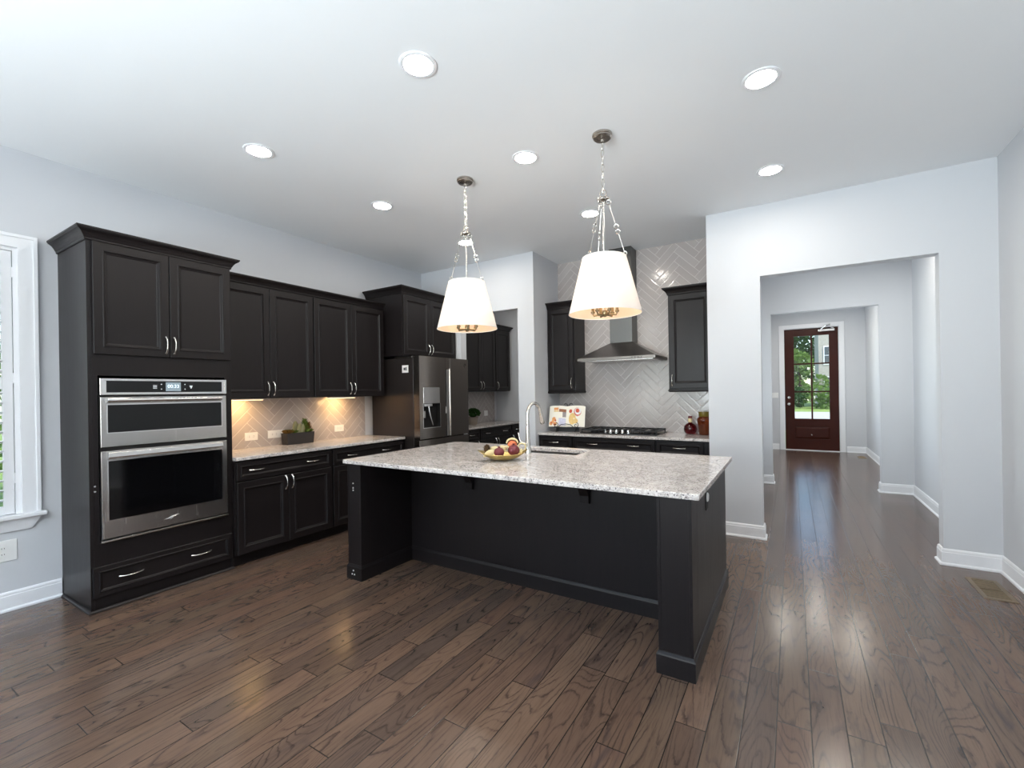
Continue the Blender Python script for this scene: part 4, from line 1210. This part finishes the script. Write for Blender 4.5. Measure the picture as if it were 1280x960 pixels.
for (x, y, s_, lean) in ((0.005, -0.02, 0.046, -0.25), (0.038, -0.018, 0.044, 0.3), (-0.015, 0.02, 0.060, -0.1), (0.022, 0.005, 0.048, 0.15)):
    b.sphere((x + lean * 0.02, y, 0.108 + s_ * 0.9), s_ * 1.25, 14, 10, (0.42, 0.22, 1.0))
b.build('paddle_leaf', M['succ_pale'], pl, smooth=True)
# pantry pot
pp = thing('potted_plant', 'round grey pot of dense green foliage on the pantry counter', 'potted plant', (-4.27, 5.72, 0.9142), 0)
MB().lathe([(0.060, 0), (0.085, 0.115), (0.085, 0.125), (0.078, 0.125), (0.076, 0.10), (0.003, 0.10)], (0, 0, 0), 28).build('pot', M['stone'], pp, smooth=True)
b = MB()
for k in range(330):
    u_ = Vector((random.gauss(0, 1), random.gauss(0, 1), random.gauss(0, 1))).normalized()
    if u_.z < -0.4: u_.z *= -1
    p = Vector((0, 0, 0.165)) + Vector((u_.x * 0.085, u_.y * 0.085, u_.z * 0.055))
    b.leaf(p, u_ + Vector((0, 0, 0.3)), Vector((random.uniform(-1, 1), random.uniform(-1, 1), 0.6)), 0.048, 0.017)
b.sphere((0, 0, 0.155), 0.06, 14, 8, (1, 1, 0.6))
b.build('foliage', M['leaf_dark'], pp, recalc=False)

# ------------------------------------------------------------------ fruit bowl on the island
BC = Vector((-1.800 - 0.018, 2.835 - 0.040, 0.9142))
Rv, Fv = Vector((0.850, 0.5265, 0)), Vector((-0.5265, 0.850, 0))
def wp(a, c, z): return BC + Rv * a + Fv * c + Vector((0, 0, z))
bw_ang = math.atan2(0.5265, 0.850)
bowl = thing('fruit_bowl', 'gold leaf-shaped bowl on the island countertop', 'bowl', BC, bw_ang)
b = MB()
nn, rr = 48, 12
def bowl_pt(a, s, off=0.0):
    # pointed-oval plan, deeper towards the ends rising
    lx, ly = 0.186, 0.110
    ca, sa = math.cos(a), math.sin(a)
    x = lx * math.copysign(abs(ca) ** 0.85, ca) * s
    y = ly * math.copysign(abs(sa) ** 1.15, sa) * s
    z = (0.048 + 0.030 * abs(ca) ** 3) * s ** 2.4 + off
    return (x, y, z + 0.002)
vs = [bowl_pt(2 * PI * k / nn, 0.25 + 0.75 * i / rr) for i in range(rr + 1) for k in range(nn)]
vi = [bowl_pt(2 * PI * k / nn, (0.25 + 0.75 * i / rr) * 0.985, 0.004) for i in range(rr, -1, -1) for k in range(nn)]
vs += vi
fs = []
tot = 2 * (rr + 1)
for i in range(tot - 1):
    for k in range(nn):
        fs.append((i * nn + k, i * nn + (k + 1) % nn, (i + 1) * nn + (k + 1) % nn, (i + 1) * nn + k))
fs += [tuple(range(nn - 1, -1, -1)), tuple((tot - 1) * nn + k for k in range(nn))]
b.add(vs, fs)
b.build('bowl_shell', M['gold'], bowl, smooth=True)
def fruit(name, label, cat, a, c, z, group=None):
    return thing(name, label, cat, wp(a, c, z), bw_ang, group)
for (a, c, z, r_, lab) in ((-0.026, -0.045, 0.066, 0.038, 'dark red dried pomegranate at the front middle of the gold bowl'), (0.080, -0.015, 0.076, 0.043, 'dark red dried pomegranate at the right of the gold bowl')):
    f = fruit('pomegranate', lab, 'decorative fruit', a, c, z, 'dried pomegranates')
    MB().sphere((0, 0, 0), r_, 20, 14, (1, 1, 0.92), 0.012).build('fruit_skin', M['red'], f, smooth=True)
    MB().lathe([(0.010, r_ * 0.85), (0.008, r_ * 0.98), (0.012, r_ * 1.12), (0.006, r_ * 1.0)], (0, 0, 0), 8, caps=False).build('crown_tip', M['red'], f)
f = fruit('orange', 'round orange fruit on top at the back of the gold bowl', 'decorative fruit', 0.070, 0.04, 0.108)
MB().sphere((0, 0, 0), 0.036, 20, 14, (1, 1, 0.95), 0.01).build('fruit_skin', M['orange'], f, smooth=True)
f = fruit('dried_peel_arch', 'cream curl arched over the orange fruit in the bowl', 'decorative peel', 0.070, 0.04, 0.122)
b = MB().tube([(0.042 * math.cos(t), -0.012, 0.034 * math.sin(t)) for t in [PI * k / 12 for k in range(13)]], [0.005 + 0.003 * math.sin(PI * k / 12) for k in range(13)], 8)
b.build('curl', M['cream'], f, smooth=True)
for (a, c, z, r_, lab) in ((0.142, 0.02, 0.094, 0.028, 'cream dried ring at the right rim of the gold bowl'), (0.028, 0.0, 0.084, 0.020, 'small cream dried ring between the two pomegranates')):
    f = fruit('dried_ring', lab, 'decorative ring', a, c, z, 'cream dried rings')
    MB().tube([(r_ * math.cos(t), -0.004 * math.sin(2 * t), r_ * math.sin(t)) for t in [2 * PI * k / 20 for k in range(20)]], 0.006, 8, closed=True).build('ring', M['cream'], f, smooth=True)
for k, (a, c, z, ln, ang, lab) in enumerate(((-0.095, -0.03, 0.062, 0.045, 0.35, 'pale curled slice at the left front of the gold bowl'), (-0.075, 0.03, 0.078, 0.05, 0.5, 'pale curled slice at the back left of the gold bowl'), (-0.01, 0.045, 0.086, 0.045, 0.15, 'pale curled slice at the back middle of the gold bowl'))):
    f = fruit('dried_slice', lab, 'decorative slice', a, c, z, 'pale dried slices')
    b = MB()
    pts = [(ln * t, 0.0, ln * math.sin(ang) * t - 0.5 * ln * t * t * 0.6) for t in (-1, -0.5, 0, 0.5, 1)]
    b.tube(pts, [0.006, 0.018, 0.022, 0.018, 0.005], 10, flat=0.35)
    b.build('slice', M['cream'], f, smooth=True)
f = fruit('pine_cone', 'small brown pine cone at the left rim of the gold bowl', 'pine cone', -0.118, 0.015, 0.080)
b = MB().sphere((0, 0, 0), 0.022, 10, 8, (1, 1, 1.2))
for k in range(48):
    t = k / 48; th = math.acos(1 - 2 * t); a = k * 2.399
    d = Vector((math.sin(th) * math.cos(a), math.sin(th) * math.sin(a), math.cos(th) * 1.2))
    b.leaf(d * 0.018, d + Vector((0, 0, 0.5)), Vector((0, 0, 1)), 0.020, 0.009)
b.build('scales', M['cone'], f, recalc=False)
f = fruit('decorative_pod', 'small cream pod tucked in the right tip of the gold bowl', 'decorative pod', 0.135, -0.03, 0.072)
MB().sphere((0, 0, 0), 0.015, 14, 10, (0.7, 0.7, 1.2)).build('pod', M['cream'], f, smooth=True)

# ------------------------------------------------------------------ range counter items
cb = thing('cookbook_stand', 'black scrolled wire stand holding the open cookbook', 'book stand', (-2.395, 5.16, 0.9145), math.radians(8))
b = MB()
tl = 0.30
for x in (-0.12, 0.12):
    b.tube([(x, -0.08, 0.006), (x, 0.0, 0.035), (x, 0.03, 0.07)], 0.005, 8)
    b.tube([(x, -0.075, 0.006), (x, 0.11, 0.006)], 0.005, 8)
    b.tube([(x, 0.11, 0.006), (x * 0.6, 0.085, 0.22)], 0.005, 8)
b.box(-0.16, 0.16, -0.055, 0.03, 0.050, 0.058)
b.box(-0.15, 0.15, 0.012, 0.018, 0.0, 0.056)
for x in (-0.13, 0.13):
    sp_ = [(x + (0.004 + 0.0022 * k) * math.cos(k * 0.55), -0.058, 0.085 + (0.004 + 0.0022 * k) * math.sin(k * 0.55)) for k in range(15)]
    b.tube(sp_, 0.004, 6)
b.tube([(-0.10, -0.058, 0.060), (-0.06, -0.058, 0.092), (0, -0.058, 0.100), (0.06, -0.058, 0.092), (0.10, -0.058, 0.060)], 0.004, 6)
for sg in (-1, 1):
    b.tube([(sg * 0.003, 0.075, 0.30), (sg * 0.02, 0.075, 0.345), (sg * 0.045, 0.075, 0.350), (sg * 0.05, 0.075, 0.335)], 0.004, 6)
b.tube([(-0.07, 0.083, 0.20), (-0.05, 0.078, 0.27), (0, 0.075, 0.31), (0.05, 0.078, 0.27), (0.07, 0.083, 0.20)], 0.004, 6)
b.build('wire_frame', M['iron'], cb, smooth=True)
ckb = thing('open_cookbook', 'open cookbook with colourful food pages on the black stand', 'book', (-2.395, 5.155, 0.975), math.radians(8))
tilt = math.radians(14)
def page_pt(u, v, off=0.0):
    # u across (-1..1), v up (0..1)
    w2, hh_ = 0.232, 0.262
    bulge = 0.016 * math.sin(min(abs(u), 1) * PI) - 0.014 * abs(u) + off
    y = -0.038 - bulge + v * hh_ * math.sin(tilt)
    return (u * w2, y - off * 0.0, v * hh_ * math.cos(tilt) + 0.010 * math.sin(abs(u) * PI) * (1 if v > 0.5 else 0.4))
b = MB(); N_ = 24
def sheet(b, off0, off1):
    vs = [];
    for off in (off0, off1):
        for j in (0, 1):
            for i in range(N_ + 1): vs.append(page_pt(-1 + 2 * i / N_, j, off))
    q = N_ + 1; fs = []
    for i in range(N_):
        fs += [(i, i + 1, q + i + 1, q + i), (2 * q + i, 3 * q + i, 3 * q + i + 1, 2 * q + i + 1)]
        fs += [(i, 2 * q + i, 2 * q + i + 1, i + 1), (q + i, q + i + 1, 3 * q + i + 1, 3 * q + i)]
    fs += [(0, q, 3 * q, 2 * q), (N_, 2 * q + N_, 3 * q + N_, q + N_)]
    b.add(vs, fs)
sheet(b, -0.012, 0.0)
b.build('pages', M['page'], ckb, smooth=True)
MB().obox((0, -0.022 + 0.131 * math.sin(tilt), 0.131 * math.cos(tilt)), (1, 0, 0), (0, math.cos(tilt), -math.sin(tilt)), (0, math.sin(tilt), math.cos(tilt)), 0.236, 0.002, 0.137).build('cover', M['planter'], ckb)
def patch(name, u0, u1, v0, v1, mat):
    b = MB(); n = 10; vs = []
    for j in (0, 1):
        for i in range(n + 1): vs.append(page_pt(u0 + (u1 - u0) * i / n, v0 + (v1 - v0) * j, 0.0008))
    b.add(vs, [(i, i + 1, n + 2 + i, n + 1 + i) for i in range(n)])
    return b.build(name, mat, ckb, recalc=False)
def disc(name, u, v, r, mat, off=0.0012, ry=None):
    b = MB(); n = 20; ry = ry or r
    vs = [page_pt(u, v, off)] + [page_pt(u + r * math.cos(2 * PI * k / n), v + ry * math.sin(2 * PI * k / n), off) for k in range(n)]
    b.add(vs, [(0, 1 + k, 1 + (k + 1) % n) for k in range(n)])
    return b.build(name, mat, ckb, recalc=False)
pm = {k: plain('print_' + k, srgb(*c), 0.6, vary=0.3, scale=50) for k, c in dict(brown=(150, 96, 66), grey=(150, 140, 140), pale=(206, 204, 222), straw=(232, 196, 128), apricot=(236, 160, 100), tomato=(206, 88, 60), pink=(206, 120, 110), white=(246, 236, 230)).items()}
patch('photo_print', -0.42, -0.03, 0.70, 0.84, pm['brown']); patch('photo_print', -0.22, -0.03, 0.46, 0.70, pm['grey'])
patch('photo_print', -0.42, -0.03, 0.06, 0.42, pm['pale']); patch('photo_print', -0.72, -0.46, 0.78, 0.90, pm['apricot']); patch('photo_print', -0.72, -0.44, 0.70, 0.76, pm['straw'])
for (u, v, r_) in ((-0.86, 0.16, 0.10), (-0.70, 0.36, 0.11), (-0.62, 0.14, 0.10), (-0.76, 0.24, 0.08)):
    disc('photo_print', u, v, r_, pm['apricot'], ry=r_ * 0.95)
for (u, v, r_) in ((-0.84, 0.19, 0.04), (-0.60, 0.30, 0.05), (-0.68, 0.12, 0.04)): disc('photo_print', u, v, r_, pm['tomato'], 0.0016)
disc('photo_print', 0.33, 0.38, 0.20, pm['straw'], ry=0.27); disc('photo_print', 0.52, 0.28, 0.12, pm['straw'])
disc('photo_print', 0.22, 0.74, 0.09, pm['tomato']); disc('photo_print', 0.60, 0.70, 0.20, pm['pink'], ry=0.20); disc('photo_print', 0.62, 0.73, 0.17, pm['white'], 0.0016, 0.16); disc('photo_print', 0.60, 0.76, 0.10, pm['tomato'], 0.0020, 0.10)
# bottle and jar
bt = thing('bottle', 'round dark red glass bottle with a cork-banded neck on cooktop counter', 'bottle', (-0.985, 5.40, 0.9145), 0)
MB().lathe([(0.030, 0), (0.052, 0.006), (0.066, 0.030), (0.070, 0.058), (0.064, 0.088), (0.046, 0.110), (0.026, 0.122), (0.020, 0.130), (0.019, 0.158), (0.004, 0.158)], (0, 0, 0), 32).build('bottle_body', M['bottle'], bt, smooth=True)
MB().lathe([(0.0205, 0.132), (0.0215, 0.140), (0.0215, 0.170), (0.019, 0.176)], (0, 0, 0), 20).build('neck_band', M['cream'], bt, smooth=True)
MB().lathe([(0.020, 0.176), (0.022, 0.182), (0.022, 0.198), (0.018, 0.202), (0.003, 0.202)], (0, 0, 0), 20).build('stopper', M['red'], bt, smooth=True)
jr = thing('glass_jar', 'tall amber glass jar with olive lid at the right end of the cooktop counter', 'jar', (-0.825, 5.32, 0.9145), 0)
MB().lathe([(0.046, 0), (0.052, 0.004), (0.054, 0.03), (0.060, 0.10), (0.074, 0.155), (0.072, 0.180), (0.056, 0.198), (0.050, 0.202), (0.004, 0.202)], (0, 0, 0), 32).build('jar_body', M['jar'], jr, smooth=True)
MB().lathe([(0.052, 0.202), (0.056, 0.208), (0.058, 0.250), (0.056, 0.256), (0.003, 0.256)], (0, 0, 0), 28).build('lid', plain('olive_lid', srgb(110, 96, 30), 0.35), jr, smooth=True)

# ------------------------------------------------------------------ outside the front door and window
struct('ground', MB().box(-40, 40, 12.36, 70, -0.35, -0.25), M['lawn'])
struct('ground_side', MB().box(-40, -4.8, -20, 12.36, -0.35, -0.25), M['lawn'])
tag(MB().box(-30, 30, 21.0, 37.0, -0.25, -0.235).build('driveway', M['concrete']), 'pale concrete drive seen through the lower door panes', 'driveway')
def tree(name, label, loc, h, r, n, mat, leaf=0.28, trunk=0.18, cat='tree', flat=1.0):
    t = thing(name, label, cat, loc, 0, None)
    MB().tube([(0, 0, 0), (0.05, 0, h * 0.4), (0, 0.05, h * 0.75)], [trunk, trunk * 0.8, trunk * 0.4], 10).build('trunk', M['bark'], t, smooth=True)
    b = MB()
    clumps = [(Vector((random.gauss(0, 0.5) * r, random.gauss(0, 0.5) * r * flat, h * random.uniform(0.25, 1.0))), r * random.uniform(0.35, 0.6)) for _ in range(16)]
    for k in range(n):
        c, cr = clumps[k % len(clumps)]
        u_ = Vector((random.gauss(0, 1), random.gauss(0, 1), random.gauss(0, 1))).normalized()
        p = c + u_ * cr * random.uniform(0.6, 1.0)
        if p.z < 0.05: p.z = 0.05
        b.leaf(p, u_ + Vector((0, 0, random.uniform(-0.6, 0.2))), Vector((random.uniform(-1, 1), random.uniform(-1, 1), 1)), leaf * random.uniform(0.7, 1.3), leaf * 0.38)
    b.build('foliage', mat, t, recalc=False)
    return t
tree('leafy_tree', 'dark green leafy tree filling the upper left door panes', (-0.9, 59, -0.25), 9.5, 2.4, 3000, M['leaf_dark'], 0.40)
tree('leafy_tree', 'bright green leafy tree through the left door panes', (0.55, 46, -0.25), 4.6, 1.0, 2200, M['leaf_light'], 0.30)
tree('leafy_tree', 'tall dark tree in the gap beside the pale house', (2.0, 65, -0.25), 11.0, 1.6, 2400, M['leaf_dark'], 0.40)
tree('leafy_bush', 'bright green bush low in the right door panes', (2.5, 43, -0.25), 1.6, 0.9, 1500, M['leaf_light'], 0.22, 0.05, 'bush')
tree('leafy_bush', 'green bush low in the left door panes', (-0.2, 43, -0.25), 1.6, 0.8, 1400, M['leaf_dark'], 0.22, 0.05, 'bush')
for (x, y) in ((-9, -1.5), (-10, 1.2)):
    tree('leafy_tree', 'green tree outside the shuttered window, ' + ('nearer one' if y < 0 else 'farther one'), (x, y, -0.25), 4.5, 1.9, 900, M['leaf_light'], 0.25)
hs = thing('neighbour_house', 'pale brick house across the drive seen through the right door panes', 'house', (1.95, 47, -0.25), 0)
MB().box(0, 9, 0, 8, 0, 8).build('house_wall', M['siding'], hs)
b = MB(); b.add([(-0.4, -0.4, 8), (9.4, -0.4, 8), (9.4, 8.4, 8), (-0.4, 8.4, 8), (2.5, 4, 11), (6.5, 4, 11)], [(0, 1, 5, 4), (1, 2, 5), (2, 3, 4, 5), (3, 0, 4), (3, 2, 1, 0)]); b.build('roof', M['gap'], hs)
for (x, z) in ((0.35, 1.0), (0.35, 3.6), (3.5, 1.0), (3.5, 3.6)):
    wf = MB().box(x, x + 0.9, -0.05, -0.001, z, z + 1.6).build('house_window', M['trim'], hs)
    b = MB()
    for i in range(2):
        for j in range(2): b.box(x + 0.08 + 0.39 * i, x + 0.42 + 0.39 * i, -0.07, -0.05, z + 0.08 + 0.75 * j, z + 0.78 + 0.75 * j)
    b.build('pane', M['winframe'], wf)
